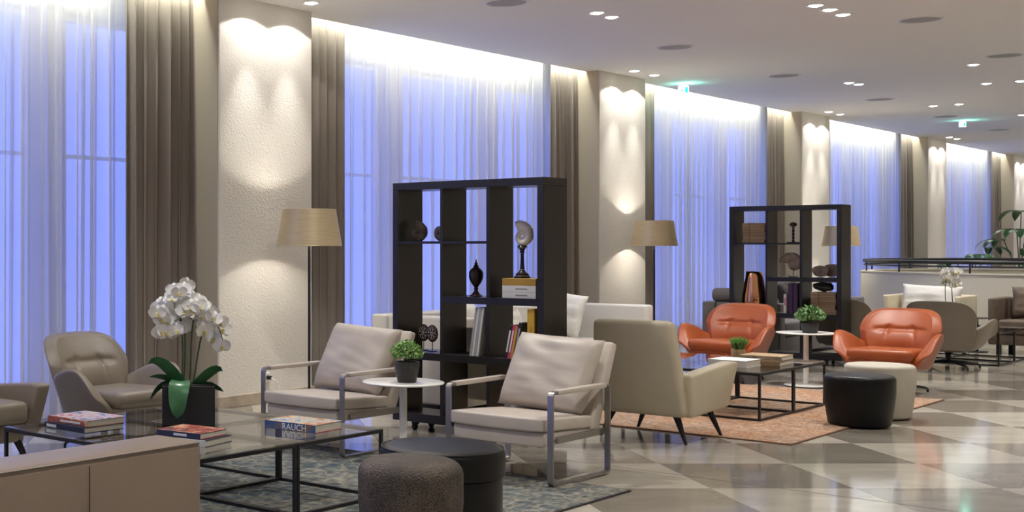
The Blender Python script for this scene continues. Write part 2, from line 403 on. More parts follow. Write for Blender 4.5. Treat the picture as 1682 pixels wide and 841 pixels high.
# ------------------------------------------------------------------ room shell (built in u/v, turned 45 degrees)
U0, U1, V0 = -3.5, 35.8, -8.0
VP, VB, VW = 7.30, 7.47, 8.05         # pillar face, ceiling edge, outer wall
fl = obj('floor', box(U0, U1, V0, VW, -0.2, -0.012), M_grout, rot=A45); setp(fl, 'polished floor of cream and taupe marble squares', 'floor', kind='structure')
T = 0.805; X0, Y0 = 3.645, 7.055
tile_me = {}
for key, mm in ((0, M_light), (1, M_dark)):
    b = box(0.001, T-0.001, 0.001, T-0.001, -0.012, 0, 0.0015, 1)
    me = bpy.data.meshes.new('tile'); b.to_mesh(me); b.free(); me.materials.append(mm); tile_me[key] = me
rest = {0: bmesh.new(), 1: bmesh.new()}
ntile = 0
Minv = Matrix.Rotation(-A45, 4, 'Z')
for j in range(-22, 46):
    for i in range(-36, 46):
        x, y = X0+i*T, Y0+j*T
        cu, cv = (x+y+T)*S2, (y-x)*S2
        if not (U0-0.5 < cu < U1+0.5 and V0-0.5 < cv < VW+0.4): continue
        dark = (i+j) % 2 == 1
        # columns left of X0 at row 0 are dark, so parity is (i+j) odd -> dark at i=-1,j=0
        yc = max(y+T/2, 0.1); px = CX+FPX*(x+T/2)/yc
        px0, px1 = CX+FPX*x/yc, CX+FPX*(x+T)/yc
        vis = 5.2 < y < 15.6 and px1 > -20 and px0 < 1700 and cv < VP+0.3
        if vis and ntile < 295:
            o = obj('tile', tile_me[int(dark)], None, fl); o.matrix_parent_inverse = Minv; o.location = (x, y, 0); ntile += 1
        else:
            box(x+.001, x+T-.001, y+.001, y+T-.001, -0.012, 0, 0, 1, rest[int(dark)])
for k in (0, 1):
    o = obj('tile_field', rest[k], (M_light, M_dark)[k], fl); o.matrix_parent_inverse = Minv; o['kind'] = 'stuff'
o = obj('expansion_joint', box(7.266, 7.274, -6, VP, -0.001, 0.0006), M_grout, fl)
cl = obj('ceiling', box(U0, U1, V0, VB, CEIL, CEIL+0.16), M_ceil, rot=A45); setp(cl, 'flat pale grey ceiling over the lounge', 'ceiling', kind='structure')
obj('cove_lid', box(U0, U1, VB-0.2, VW+0.2, CEIL+0.36, CEIL+0.44), M_cove, cl)
obj('cove_back', box(U0, U1, VB-0.2, VB-0.1, CEIL+0.16, CEIL+0.36), M_cove, cl)
for nm, bb, lb in (('wall_back', box(U0, U1, V0-0.2, V0, -0.2, CEIL+0.4), 'beige wall on the aisle side of the lounge'),
                   ('wall_left', box(U0-0.2, U0, V0, VW+0.2, -0.2, CEIL+0.4), 'beige end wall nearest the viewer'),
                   ('wall_right', box(U1, U1+0.2, V0, VW+0.2, -0.2, CEIL+0.4), 'beige end wall far down the lounge')):
    setp(obj(nm, bb, M_wall, rot=A45), lb, 'wall', kind='structure')
ww = obj('wall_window', box(U0, U1, VW, VW+0.2, 3.25, CEIL+0.4), M_wall, rot=A45); setp(ww, 'outer wall with tall windows behind the curtains', 'wall', kind='structure')
obj('sill', box(U0, U1, VW, VW+0.2, -0.2, 0.12), M_wall, ww)
PIL = [7.51+6.5*k for k in range(-1, 5)]
PW = 1.195
ordn = ['nearest the viewer, out of sight', 'first in view, beside the tall white orchid', 'second in view, behind the black shelving unit', 'third in view, behind the second black shelving unit', 'fourth in view, above the curved parapet', 'last at the far end']
for k, pu in enumerate(PIL):
    p = obj('wall_pillar', box(pu, pu+PW, VP, VW+0.2, 0, CEIL+0.2, 0.012, 2), M_stucco, rot=A45, smooth=False)
    p.name = 'wall_pillar_%d' % (k+1)
    setp(p, 'cream stucco wall pillar, '+ordn[k], 'pillar', kind='structure')
    bb = obj('skirting', box(pu-0.018, pu+PW+0.018, VP-0.018, VW, 0, 0.10, 0.004, 1), M_stone, p)
    # plain painted return on the viewer's side
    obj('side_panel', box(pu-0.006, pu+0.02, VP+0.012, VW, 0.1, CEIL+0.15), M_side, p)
# windows and curtains per bay
def curtain(name, u0, u1, v, z0, z1, folds, amp, m, seed, nz=7, drift=0.03, subs=9, swing=0.35):
    rnd = random.Random(seed); n = int(folds*subs)
    ph = []; acc = 0.0
    jit = [rnd.uniform(0.6, 1.5) for _ in range(int(folds)+3)]; am = [rnd.uniform(0.45, 1.2) for _ in range(int(folds)+3)]
    tot = sum(jit[:int(folds)])
    cum = [0]
    for k in range(int(folds)): cum.append(cum[-1]+jit[k]/tot)
    b = bmesh.new(); rows = []
    kn = [rnd.uniform(-1, 1) for _ in range(int(folds)+2)]
    for zi in range(nz):
        t = zi/(nz-1); z = z0+(z1-z0)*t; row = []
        for i in range(n+1):
            s = i/subs; k = min(int(s), int(folds)-1); f = s-k
            uu = cum[k]+(cum[k+1]-cum[k])*f
            a = am[k]*(1-0.35*t)
            off = amp*a*math.sin(2*PI*f)
            row.append(b.verts.new((u0+(u1-u0)*uu+drift*(1-t)*(kn[k]*(1-f)+kn[k+1]*f)*(0 if i in (0, n) else 1)+swing*amp*math.sin(4*PI*f), v+off, z)))
        rows.append(row)
    for a, c in zip(rows, rows[1:]):
        for i in range(n): b.faces.new((a[i], a[i+1], c[i+1], c[i]))
    return b
bayname = ['beside the first pillar, at the left edge of the picture', 'between the first and second pillars', 'between the second and third pillars', 'between the third and fourth pillars', 'between the fourth and last pillars']
for k in range(5):
    a, e = PIL[k]+PW, PIL[k+1]
    w = thing('window', 'tall dusk-blue window '+bayname[k], 'window', (0, 0, 0), A45); w.name = 'window_%d' % (k+1); w['kind'] = 'structure'
    fr = bmesh.new()
    for uu, wd in ((a+2.1, 0.30), (e-1.30, 0.28)):
        box(uu, uu+wd, VW, VW+0.2, 0.1, 3.3, 0, 1, fr)
    obj('pier', fr, M_wall, w)
    spans = [(a, a+2.1), (a+2.4, e-1.30), (e-1.02, e)]
    for s0, s1 in spans:
        f2 = bmesh.new()
        for q0, q1 in ((s0, s0+0.06), (s1-0.06, s1)): box(q0, q1, VW+0.06, VW+0.12, 0.12, 3.25, 0, 1, f2)
        for z0, z1 in ((0.12, 0.18), (2.07, 2.10), (3.19, 3.25)): box(s0+0.06, s1-0.06, VW+0.06, VW+0.12, z0, z1, 0, 1, f2)
        fo = obj('window_frame', f2, M_wframe, w)
        obj('pane', box(s0+0.06, s1-0.06, VW+0.085, VW+0.095, 0.18, 2.07), M_pane, fo)
        obj('pane', box(s0+0.06, s1-0.06, VW+0.085, VW+0.095, 2.11, 3.19), M_pane, fo)
    sh = obj('sheer_curtain', curtain('s', a+0.45, e-0.35, VP+0.42, 0.03, CEIL+0.30, 25, 0.045, M_sheer, 40+k, subs=14, swing=0.72), M_sheer, rot=A45, smooth='all')
    setp(sh, 'white sheer curtain glowing blue '+bayname[k].replace(', at the left edge of the picture', ' at far left'), 'curtain', 'sheer curtains along the window wall')
    d1 = obj('drape', curtain('d', a-0.10, a+0.83, VP+0.29, 0.02, CEIL+0.30, 7, 0.046, M_drape, 60+k, subs=14), M_drape, rot=A45, smooth='all')
    d2 = obj('drape', curtain('d', e-0.62 if k else e-0.76, e+0.17, VP+0.29, 0.02, CEIL+0.30, 8, 0.046, M_drape, 80+k, subs=14), M_drape, rot=A45, smooth='all')
    nx = ['left of the first pillar', 'left of the second pillar', 'left of the third pillar', 'left of the fourth pillar', 'left of the last pillar']
    nr = ['right of the pillar outside the picture', 'right of the first pillar', 'right of the second pillar', 'right of the third pillar', 'right of the fourth pillar']
    setp(d1, 'gathered taupe drape hanging '+nr[k], 'curtain', 'taupe drapes beside the pillars')
    setp(d2, 'gathered taupe drape hanging '+nx[k], 'curtain', 'taupe drapes beside the pillars')
    # light slot
    led = obj('led_strip', box(a+0.02, e-0.02, VB+0.002, VB+0.012, CEIL+0.075, CEIL+0.095), M_led, rot=A45)
    setp(led, 'glowing light strip in the ceiling slot '+bayname[k].replace(', at the left edge of the picture', ' at far left'), 'light strip', 'light strips above the curtains')
    al = bpy.data.lights.new('cove_light', 'AREA'); al.shape = 'RECTANGLE'; al.size = e-a-0.1; al.size_y = 0.04; al.energy = COVE_W; al.color = (0.98, 1.0, 0.88)
    ao = bpy.data.objects.new('cove_light', al); COL.objects.link(ao)
    ao.location = W((a+e)/2, VB+0.03, CEIL+0.11)
    ao.rotation_euler = (R(38), 0, A45)

# ------------------------------------------------------------------ ceiling fittings
dl_mesh = {}
b = lathe([(0.062, 0), (0.075, 0), (0.075, 0.006), (0.062, 0.006)], 24); bmesh.ops.translate(b, vec=(0, 0, -0.006), verts=b.verts)
me = bpy.data.meshes.new('trim_ring')
b2 = bmesh.new(); prof = [(0.052, -0.001), (0.070, -0.006), (0.078, -0.004), (0.080, 0.0)]
lathe(prof, 24, b2, cap=False); b2.to_mesh(me); b2.free(); b.free(); me.materials.append(M_trim); dl_mesh['ring'] = me
b = lathe([(0.054, -0.0035), (0.030, -0.012), (0.002, -0.014)], 20); me = bpy.data.meshes.new('lens'); b.to_mesh(me); b.free(); me.materials.append(M_lens); dl_mesh['lens'] = me
def downlight(x, y, label, group, watt, ang=100, blend=0.6, tgt=None, rad=0.05):
    t = thing('downlight', label, 'ceiling light', (x, y, CEIL), 0, group)
    obj('trim_ring', dl_mesh['ring'], None, t); obj('lens', dl_mesh['lens'], None, t)
    s = spot('downlight_beam', (x, y, CEIL-0.03), tgt or (x, y, 0), watt, ang, blend, rad=rad)
    return t
for k, pu in enumerate(PIL):
    for s in (-0.26, 0.26):
        p = W(pu+PW/2+s, VP-0.27); q = W(pu+PW/2+s, VP-0.02)
        side = 'left' if s < 0 else 'right'
        downlight(p.x, p.y, '%s recessed spotlight of the pair washing the %s' % (side, ['unseen near pillar', 'first stucco pillar', 'second stucco pillar', 'third stucco pillar', 'fourth stucco pillar', 'last stucco pillar'][k]),
                  'spotlights in front of the pillars', PILLAR_W, 128, 0.10, (p.x, p.y, 0.2), 0.012)
        spot('pillar_beam', (p.x, p.y, CEIL-0.03), (q.x, q.y, 1.0), PILLAR_W*5, 44, 1.0, rad=0.012)
seen = [(3.55, 11.35, 'left of the two small spotlights above the shelving unit with the nautilus'), (3.75, 11.56, 'right of the two small spotlights above the shelving unit with the nautilus'),
        (5.34, 11.0, 'first of three bright spotlights in a slanted row near the top'), (5.56, 11.2, 'middle of three bright spotlights in a slanted row near the top'), (5.80, 11.44, 'last of three bright spotlights in a slanted row near the top'),
        (8.9, 14.59, 'single bright spotlight left of the round grille at the right edge'), (8.30, 16.22, 'left of the close pair of spotlights above the second shelving unit'), (8.50, 16.36, 'right of the close pair of spotlights above the second shelving unit'),
        (10.1, 16.28, 'left of the wide pair of spotlights near the right edge'), (10.38, 16.04, 'right of the wide pair of spotlights at the right edge'),
        (10.93, 18.9, 'left of the far pair of spotlights over the parapet'), (11.17, 18.66, 'right of the far pair of spotlights over the parapet'), (13.1, 20.2, 'small far spotlight at the right edge above the plant')]
for x, y, lb in seen: downlight(x, y, lb, 'spotlights in the open ceiling', DOWN_W*0.62, 105, 0.7)
def in_frame(x, y, z=CEIL):
    if y < 0.5: return False
    px, py = CX+FPX*x/y, CY-FPX*(z-1.35)/y
    return -30 < px < 1712 and -30 < py < 841
n = 0
for iu in range(13):  # unseen spots added in a regular ceiling grid as soft fill
    for iv in range(5):
        p = W(-1.6+iu*2.9, -6.4+iv*2.9)
        if in_frame(p.x, p.y): continue
        downlight(p.x, p.y, 'added fill spotlight in the ceiling outside the picture', 'fill spotlights added outside the picture', DOWN_W, 115, 0.8); n += 1
for k, (px, py, lb) in enumerate([(832, 4, 'cut by the top edge above the shelving unit'), (1109, 77, 'above the second pillar'), (1288, 124, 'above the third window'), (1445, 163, 'in front of the third pillar'), (1512, 32, 'largest near the top right'),
                                  (1650, 91, 'at the right edge'), (1553, 191, 'near the fourth window'), (1640, 213, 'farthest and smallest')]):
    Y = FPX*(CEIL-1.35)/(CY-py); X = (px-CX)*Y/FPX
    t = thing('ceiling_speaker', 'round grey ceiling speaker grille '+lb, 'speaker', (X, Y, CEIL), 0, 'round speaker grilles in the ceiling')
    obj('rim', lathe([(0.165, -0.001), (0.172, -0.008), (0.185, -0.008), (0.19, 0.0)], 36, cap=False), M_trim, t, smooth=True)
    obj('grille', lathe([(0.166, -0.003), (0.10, -0.006), (0.01, -0.007)], 36), M_grill, t, smooth=True)
def exit_sign(X, Y, label, sc=1.0):
    t = thing('exit_sign', label, 'sign', (X, Y, CEIL), R(-12), 'green exit signs'); t.scale = (sc, sc, sc)
    obj('hanger', box(-0.07, 0.07, -0.02, 0.02, -0.03, 0), M_trim, t)
    obj('light_box', box(-0.085, 0.085, -0.022, 0.022, -0.165, -0.03, 0.006, 2), M_exitw, t)
    b = bmesh.new()                       # running figure and doorway
    y = -0.0235
    def slab(pl):
        v = [b.verts.new((px, y, pz)) for px, pz in pl]; b.faces.new(v)
    slab([(0.02, -0.15), (0.07, -0.15), (0.07, -0.045), (0.02, -0.045)])
    slab([(-0.035, -0.085), (-0.012, -0.08), (-0.022, -0.115), (-0.045, -0.115)])
    slab([(-0.022, -0.112), (-0.036, -0.112), (-0.022, -0.15), (-0.010, -0.15)])
    slab([(-0.044, -0.112), (-0.030, -0.115), (-0.058, -0.148), (-0.07, -0.142)])
    slab([(-0.034, -0.086), (-0.06, -0.092), (-0.064, -0.108), (-0.054, -0.108), (-0.052, -0.098), (-0.034, -0.096)])
    slab([(-0.014, -0.084), (0.004, -0.096), (0.012, -0.09), (0.008, -0.104), (-0.016, -0.096)])
    v = [b.verts.new((-0.016+0.011*math.cos(a), y, -0.064+0.011*math.sin(a))) for a in frange(0, 2*PI*11/12, 12)]; b.faces.new(v)
    obj('running_figure', b, M_exitg, t)
    l = bpy.data.lights.new('exit_glow', 'POINT'); l.energy = 3.0; l.color = (0.25, 1.0, 0.8); l.shadow_soft_size = 0.05
    o = bpy.data.objects.new('exit_glow', l); COL.objects.link(o); o.location = (X-0.12*math.sin(R(12)), Y-0.14, CEIL-0.1)
exit_sign(6.25, 16.4, 'lit green exit sign hanging beside the second pillar', 0.75)
exit_sign(12.75, 21.2, 'small distant exit sign beside the fourth pillar', 0.6)

# ------------------------------------------------------------------ rugs
M_rug1 = rug_mat('rug_blue_faded', [(0.03, 0.06, 0.085), (0.15, 0.165, 0.16), (0.42, 0.40, 0.34), (0.03, 0.07, 0.095), (0.24, 0.23, 0.205), (0.32, 0.29, 0.21), (0.045, 0.045, 0.05)], 8)
M_rug2 = rug_mat('rug_terracotta_faded', [(0.32, 0.165, 0.09), (0.46, 0.29, 0.19), (0.54, 0.42, 0.31), (0.46, 0.23, 0.12), (0.32, 0.26, 0.215), (0.25, 0.15, 0.10), (0.17, 0.115, 0.085)], 8)
M_rugedge1 = mat('rug_binding_dark', (0.035, 0.03, 0.03), 0.9); M_rugedge2 = mat('rug_binding_rust', (0.14, 0.07, 0.04), 0.9)
def rug(label, u0, u1, v0, v1, m, me_):
    t = thing('rug', label, 'rug', W((u0+u1)/2, (v0+v1)/2), A45, 'faded oriental rugs')
    a, c = (u1-u0)/2, (v1-v0)/2
    obj('pile', box(-a, a, -c, c, 0.0, 0.011, 0.003, 1), m, t)
    b = bmesh.new(); w = 0.012
    for q in ((-a-w, a+w, -c-w, -c), (-a-w, a+w, c, c+w), (-a-w, -a, -c, c), (a, a+w, -c, c)): box(*q, 0, 0.009, 0, 1, b)
    obj('binding', b, me_, t); return t
rug('faded blue and sand oriental rug under the near glass tables', 3.05, 6.58, 3.26, 5.75, M_rug1, M_rugedge1)
rug('faded terracotta oriental rug under the middle glass tables', 8.89, 12.40, 3.24, 5.62, M_rug2, M_rugedge2)
RZ = 0.011

# ------------------------------------------------------------------ glass tables (2x2 modules)
def glass_table(label, u0, v0, du, dv, h, base, group):
    t = thing('coffee_table', label, 'table', W(u0+du/2, v0+dv/2, base), A45, group)
    a, c = du/2-0.002, dv/2-0.002; w = 0.017; z1 = h-base
    for sx in (-1, 1):
        for sy in (-1, 1):
            obj('leg', box(sx*a-(w if sx > 0 else 0), sx*a+(0 if sx > 0 else w), sy*c-(w if sy > 0 else 0), sy*c+(0 if sy > 0 else w), 0, z1-0.008), M_black, t)
    for zb, nm in ((z1-0.025, 'top_rail'), (0.0, 'floor_rail')):
        zt = zb+w
        obj(nm, box(-a+w, a-w, -c, -c+w, zb, zt), M_black, t); obj(nm, box(-a+w, a-w, c-w, c, zb, zt), M_black, t)
        obj(nm, box(-a, -a+w, -c+w, c-w, zb, zt), M_black, t); obj(nm, box(a-w, a, -c+w, c-w, zb, zt), M_black, t)
    obj('glass_top', box(-a, a, -c, c, z1-0.008, z1, 0.001, 1), M_tglass, t)
    return t
def table_set(u0, v0, du, dv, where, base, grp):
    names = [('nearest corner module', 0, 0), ('right-hand module', 1, 0), ('left-hand module', 0, 1), ('farthest module', 1, 1)]
    for nm, i, j in names:
        glass_table('black steel glass-topped table, %s of the four %s' % (nm, where), u0+i*du, v0+j*dv, du, dv, 0.382, base, grp)
TU, TV = 4.05, 4.075
table_set(TU, TV, 0.70, 0.735, 'by the orchid', RZ, 'glass tables on the blue rug')
table_set(9.84, 3.81, 0.70, 0.735, 'on the terracotta rug', RZ, 'glass tables on the terracotta rug')
table_set(16.34, 3.70, 0.70, 0.70, 'at the far right', 0.0, 'glass tables at the far right')
TZ = 0.382

# ------------------------------------------------------------------ shelving units
BX = [(0.05, 0.418), (0.438, 0.80), (0.826, 1.196)]
def bookcase(label, L):
    t = thing('shelving_unit', label, 'shelf', (L[0], L[1], 0), -A45, 'black room-divider shelving units')
    D = 0.31; W_ = 1.246
    obj('side_panel', box(0, 0.05, 0, D, 0.065, 1.76, 0.002, 1), M_wenge, t)
    obj('side_panel', box(W_-0.05, W_, 0, D, 0.065, 1.76, 0.002, 1), M_wenge, t)
    obj('top_panel', box(0, W_, 0, D, 1.7605, 1.815, 0.002, 1), M_wenge, t)
    obj('bottom_panel', box(0.0505, W_-0.0505, 0, D, 0.066, 0.13, 0.002, 1), M_wenge, t)
    obj('shelf', box(0.0505, W_-0.0505, 0, D, 0.522, 0.576, 0.002, 1), M_wenge, t)
    obj('divider', box(0.418, 0.438, 0.001, D-0.001, 0.576, 1.76), M_wenge, t)
    obj('divider', box(0.80, 0.826, 0.001, D-0.001, 0.576, 1.76), M_wenge, t)
    obj('divider', box(0.418, 0.448, 0.001, D-0.001, 0.13, 0.522), M_wenge, t)
    obj('divider', box(0.80, 0.826, 0.001, D-0.001, 0.13, 0.522), M_wenge, t)
    obj('shelf', box(0.438, 0.80, 0, D, 0.942, 0.99), M_wenge, t)
    obj('shelf', box(0.826, W_-0.0505, 0, D, 0.942, 0.99), M_wenge, t)
    obj('shelf', box(0.0505, 0.418, 0, D, 1.366, 1.384), M_wenge, t)
    obj('shelf', box(0.438, 0.80, 0, D, 1.366, 1.384), M_wenge, t)
    for x in (0.17, W_-0.17):
        for y in (0.05, D-0.05):
            c = obj('caster', box(x-0.02, x+0.02, y-0.02, y+0.02, 0.045, 0.066), M_black, t)
            b = prism([(0.028*math.cos(a), 0.028*math.sin(a)) for a in frange(0, 2*PI*15/16, 16)], 0.024, 'x', 0.004, 1)
            obj('wheel', b, M_rubber, c, loc=(x, y-0.008, 0.028), smooth=True)
    return t
L1, L2 = (1.42, 9.38), (6.255, 14.99)
bookcase('black open shelving unit on casters holding the nautilus shell', L1)
bookcase('black open shelving unit farther back holding the copper vase', L2)
def on(L, x, y, z): return (L[0]+(x+y)*S2, L[1]+(y-x)*S2, z)

# ------------------------------------------------------------------ seating
def steel_chair(label, loc):
    t = thing('lounge_chair', label, 'armchair', (loc[0], loc[1], RZ), -A45, 'steel-armed lounge chairs')
    W2, D2, H = 0.335, 0.335, 0.527
    for s in (-1, 1):
        x = s*W2; w = 0.034; tk = 0.012
        path = [(-D2, 0.0), (-D2, H), (D2, H), (D2, 0.0)]
        # flat-bar hoop with rounded upper corners
        def hoop(pts, r0):
            o = []
            for i, (y, z) in enumerate(pts): o.append((y, z))
            return o
        outer, inner = [], []
        rc = 0.03
        for cy_, cz, a0 in ((-D2+rc, H-rc, 180), (D2-rc, H-rc, 90), (D2-rc, rc, 0), (-D2+rc, rc, -90)):
            for q in frange(a0, a0-90, 5):
                outer.append((cy_+rc*math.cos(R(q)), cz+rc*math.sin(R(q)))); inner.append((cy_+(rc-tk)*math.cos(R(q)), cz+(rc-tk)*math.sin(R(q))))
        b = bmesh.new(); n = len(outer)
        vs = [[b.verts.new((x-w/2, *p)) for p in outer], [b.verts.new((x+w/2, *p)) for p in outer], [b.verts.new((x+w/2, *p)) for p in inner], [b.verts.new((x-w/2, *p)) for p in inner]]
        for i in range(n):
            for k in range(4): b.faces.new((vs[k][i], vs[k][(i+1) % n], vs[(k+1) % 4][(i+1) % n], vs[(k+1) % 4][i]))
        a = obj('arm_frame', b, M_steel, t, smooth=True)
        obj('arm_wrap', box(x-0.024, x+0.024, -D2+0.055, D2-0.06, H-0.020, H+0.006, 0.005, 2), M_leath, a, smooth=True)
    obj('cross_bar', box(-W2+0.017, W2-0.017, 0.20, 0.235, 0.235, 0.247), M_steel, t)
    obj('cross_bar', box(-W2+0.017, W2-0.017, -0.215, -0.18, 0.235, 0.247), M_steel, t)
    obj('side_rail', box(-W2+0.018, -W2+0.030, -0.22, D2-0.012, 0.225, 0.262), M_steel, t)
    obj('side_rail', box(W2-0.030, W2-0.018, -0.22, D2-0.012, 0.225, 0.262), M_steel, t)
    # seat: a lower sling and an upper cushion, both bowed at the front
    def bowed(z0f, z1f, z0b, z1b, yf, yb, sx, puff, n=12):
        us = frange(-1, 1, n); vs = frange(0, 1, 8)
        def P(u, v, top):
            y = yf+(yb-yf)*v-0.018*(1-u*u)*(1-v)
            z = (z1f+(z1b-z1f)*v)+puff*(1-u**4)*(1-(2*v-1)**4) if top else z0f+(z0b-z0f)*v-0.4*puff*(1-u**4)
            return (sx*u, y, z)
        b = grid2(lambda u, v: P(u, v, 0), lambda u, v: P(u, v, 1), us, vs)
        bmesh.ops.recalc_face_normals(b, faces=b.faces)
        bmesh.ops.bevel(b, geom=[e for e in b.edges if len(e.link_faces) == 2 and e.calc_face_angle() > 0.9], offset=0.014, segments=3, profile=0.5, affect='EDGES', clamp_overlap=True)
        return b
    obj('seat_sling', bowed(0.215, 0.296, 0.250, 0.268, -0.335, 0.30, 0.296, 0.006), M_leath, t, smooth=True)
    obj('seat_cushion', bowed(0.302, 0.376, 0.272, 0.345, -0.360, 0.20, 0.305, 0.012), M_leath, t, smooth=True)
    yb0, yb1 = 0.165, 0.455
    obj('backrest', hexa([(-0.305, yb0, 0.255), (0.305, yb0, 0.255), (0.305, yb0+0.12, 0.235), (-0.305, yb0+0.12, 0.235),
                          (-0.305, yb1, 0.765), (0.305, yb1, 0.765), (0.305, yb1+0.07, 0.745), (-0.305, yb1+0.07, 0.745)], 0.022, 3), M_leath, t, smooth=True)
    pb = pillow(0.57, 0.49, 0.18, 24, seed=loc[0]*3, wr=0.007, pinch=0.025)
    bmesh.ops.transform(pb, matrix=Matrix.Translation((0.015, 0.235, 0.575)) @ Matrix.Rotation(R(-29), 4, 'X') @ Matrix.Rotation(R(3), 4, 'Y'), verts=pb.verts)
    obj('back_cushion', pb, M_leath, t, smooth='all')
    return t
steel_chair('pale leather chair with flat steel arms beside the floor lamp', (0.888, 8.47))
steel_chair('pale leather chair with flat steel arms at the corner of the blue rug', (1.937, 7.498))

def shell_chair(label, m, loc, rz, group):
    t = thing('shell_armchair', label, 'armchair', (loc[0], loc[1], loc[2] if len(loc) > 2 else 0), rz, group)
    def plan(phi, z):
        k = max(0.0, min(1.0, (z-0.18)/0.6))
        a = 0.285+0.125*math.sin(k*PI/2)**0.9; bb = 0.24+0.09*k
        ys = 0.06+0.10*k*k
        ph = abs(phi); s = 1 if phi >= 0 else -1
        if ph <= 90:
            c, q = math.cos(R(ph)), math.sin(R(ph))
            return s*a*q**0.80, ys+bb*c**0.80
        f = (ph-90)/45
        return s*a*(1-0.06*f*f), ys-0.34*f
    def off(phi, z, d):
        x0, y0 = plan(phi-1.5, z); x1, y1 = plan(phi+1.5, z)
        x, y = plan(phi, z); tx, ty = x1-x0, y1-y0; l = math.hypot(tx, ty) or 1
        return x+ty/l*d, y-tx/l*d
    PB = 63
    def zt_b(p): return 0.758-0.020*(abs(p)/PB)**2-0.19*(abs(p)/PB)**4.2
    def ob(p, v):
        z = 0.20+(zt_b(p)-0.20)*v; x, y = off(p, z, 0.0); return (x, y, z)
    def ib(p, v):
        z = 0.24+(zt_b(p)-0.012-0.24)*v
        g = 0.0
        th = 0.085+0.045*math.sin(PI*min(1, v*1.05))*(1-(abs(p)/PB)**3)
        th -= 0.024*math.exp(-((z-0.56)/0.015)**2)*math.exp(-(p/40)**6)
        if z < 0.60:
            th += 0.012*math.exp(-((z-0.46)/0.07)**2)*math.exp(-(p/42)**2)
            th -= 0.020*math.exp(-((abs(p)-(14+60*(0.56-z)))/2.6)**2)*max(0, min(1, 1-(0.56-z)/0.16))
        x, y = off(p, z, th); return (x, y, z)
    obj('backrest', grid2(ob, ib, frange(-PB, PB, 35), frange(0, 1, 30)), m, t, smooth='all', sub=1)
    for s in (-1, 1):
        def zl(f): return 0.20+0.065*f**2.5
        def zt(f):
            return 0.455+0.110*math.sin(0.5*PI*min(1, f/0.72))**1.5-(0.20*((f-0.72)/0.28)**2.4 if f > 0.72 else 0)
        def fx(f, v, inner):
            ph = s*(PB-4+(137-PB+4)*f); z = zl(f)+(zt(f)-zl(f))*v
            th = (0.085-0.02*v) if inner else 0.0
            if inner: z = z+0.012*(1-2*v)
            x, y = off(ph, z, th); x += s*0.095*f*max(0, v)**1.6
            return (x, y, z)
        obj('arm', grid2(lambda f, v: fx(f, v, 0), lambda f, v: fx(f, v, 1), frange(0, 1, 12), frange(0, 1, 8)), m, t, smooth='all', sub=1)
    st = bmesh.new()
    pts = []
    obj('seat_cushion', hexa([(-0.27, -0.36, 0.30), (0.27, -0.36, 0.30), (0.24, 0.22, 0.27), (-0.24, 0.22, 0.27), (-0.285, -0.375, 0.415), (0.285, -0.375, 0.415), (0.25, 0.22, 0.40), (-0.25, 0.22, 0.40)], 0.05, 4), m, t, smooth=True)
    st.free()
    obj('seat_pan', hexa([(-0.22, -0.24, 0.185), (0.22, -0.24, 0.185), (0.20, 0.22, 0.185), (-0.20, 0.22, 0.185), (-0.27, -0.35, 0.31), (0.27, -0.35, 0.31), (0.26, 0.25, 0.31), (-0.26, 0.25, 0.31)], 0.03, 3), m, t, smooth=True)
    obj('pedestal', lathe([(0.03, 0.05), (0.024, 0.07), (0.024, 0.15), (0.06, 0.186)], 16, c=(0, -0.02, 0)), M_black, t, smooth=True)
    for k in range(4):
        a = R(45+90*k); d = Vector((math.cos(a), math.sin(a), 0))
        c = Vector((0, -0.02, 0))
        obj('base_leg', tube([c+d*0.0+Vector((0, 0, 0.075)), c+d*0.16+Vector((0, 0, 0.065)), c+d*0.325+Vector((0, 0, 0.04)), c+d*0.345+Vector((0, 0, 0.025)), c+d*0.345+Vector((0, 0, 0.0))], [0.022, 0.019, 0.015, 0.014, 0.014], 8, flat=0.7), M_black, t, smooth=True)
    return t
G_sh = 'rounded shell armchairs'
v = W(5.60, 6.42); shell_chair('taupe leather shell armchair by the window behind the near tables', M_taupe, (v.x, v.y), A45, G_sh)
shell_chair('burnt orange leather shell armchair left of the white round table', M_orange, (5.28, 12.66, RZ), -A45, G_sh)
shell_chair('burnt orange leather shell armchair behind the black and cream stools', M_orange, (6.33, 11.62, RZ), -A45, G_sh)
shell_chair('taupe shell armchair with its back turned at the far right', M_taupe, (8.28, 14.03), 3*A45, G_sh)
shell_chair('taupe shell armchair half hidden behind the second shelving unit', M_taupe, (7.58, 14.82), 3*A45, G_sh)
shell_chair('beige shell armchair seen through the near shelving unit', M_leath2, (2.298, 9.652), 3*A45, G_sh)

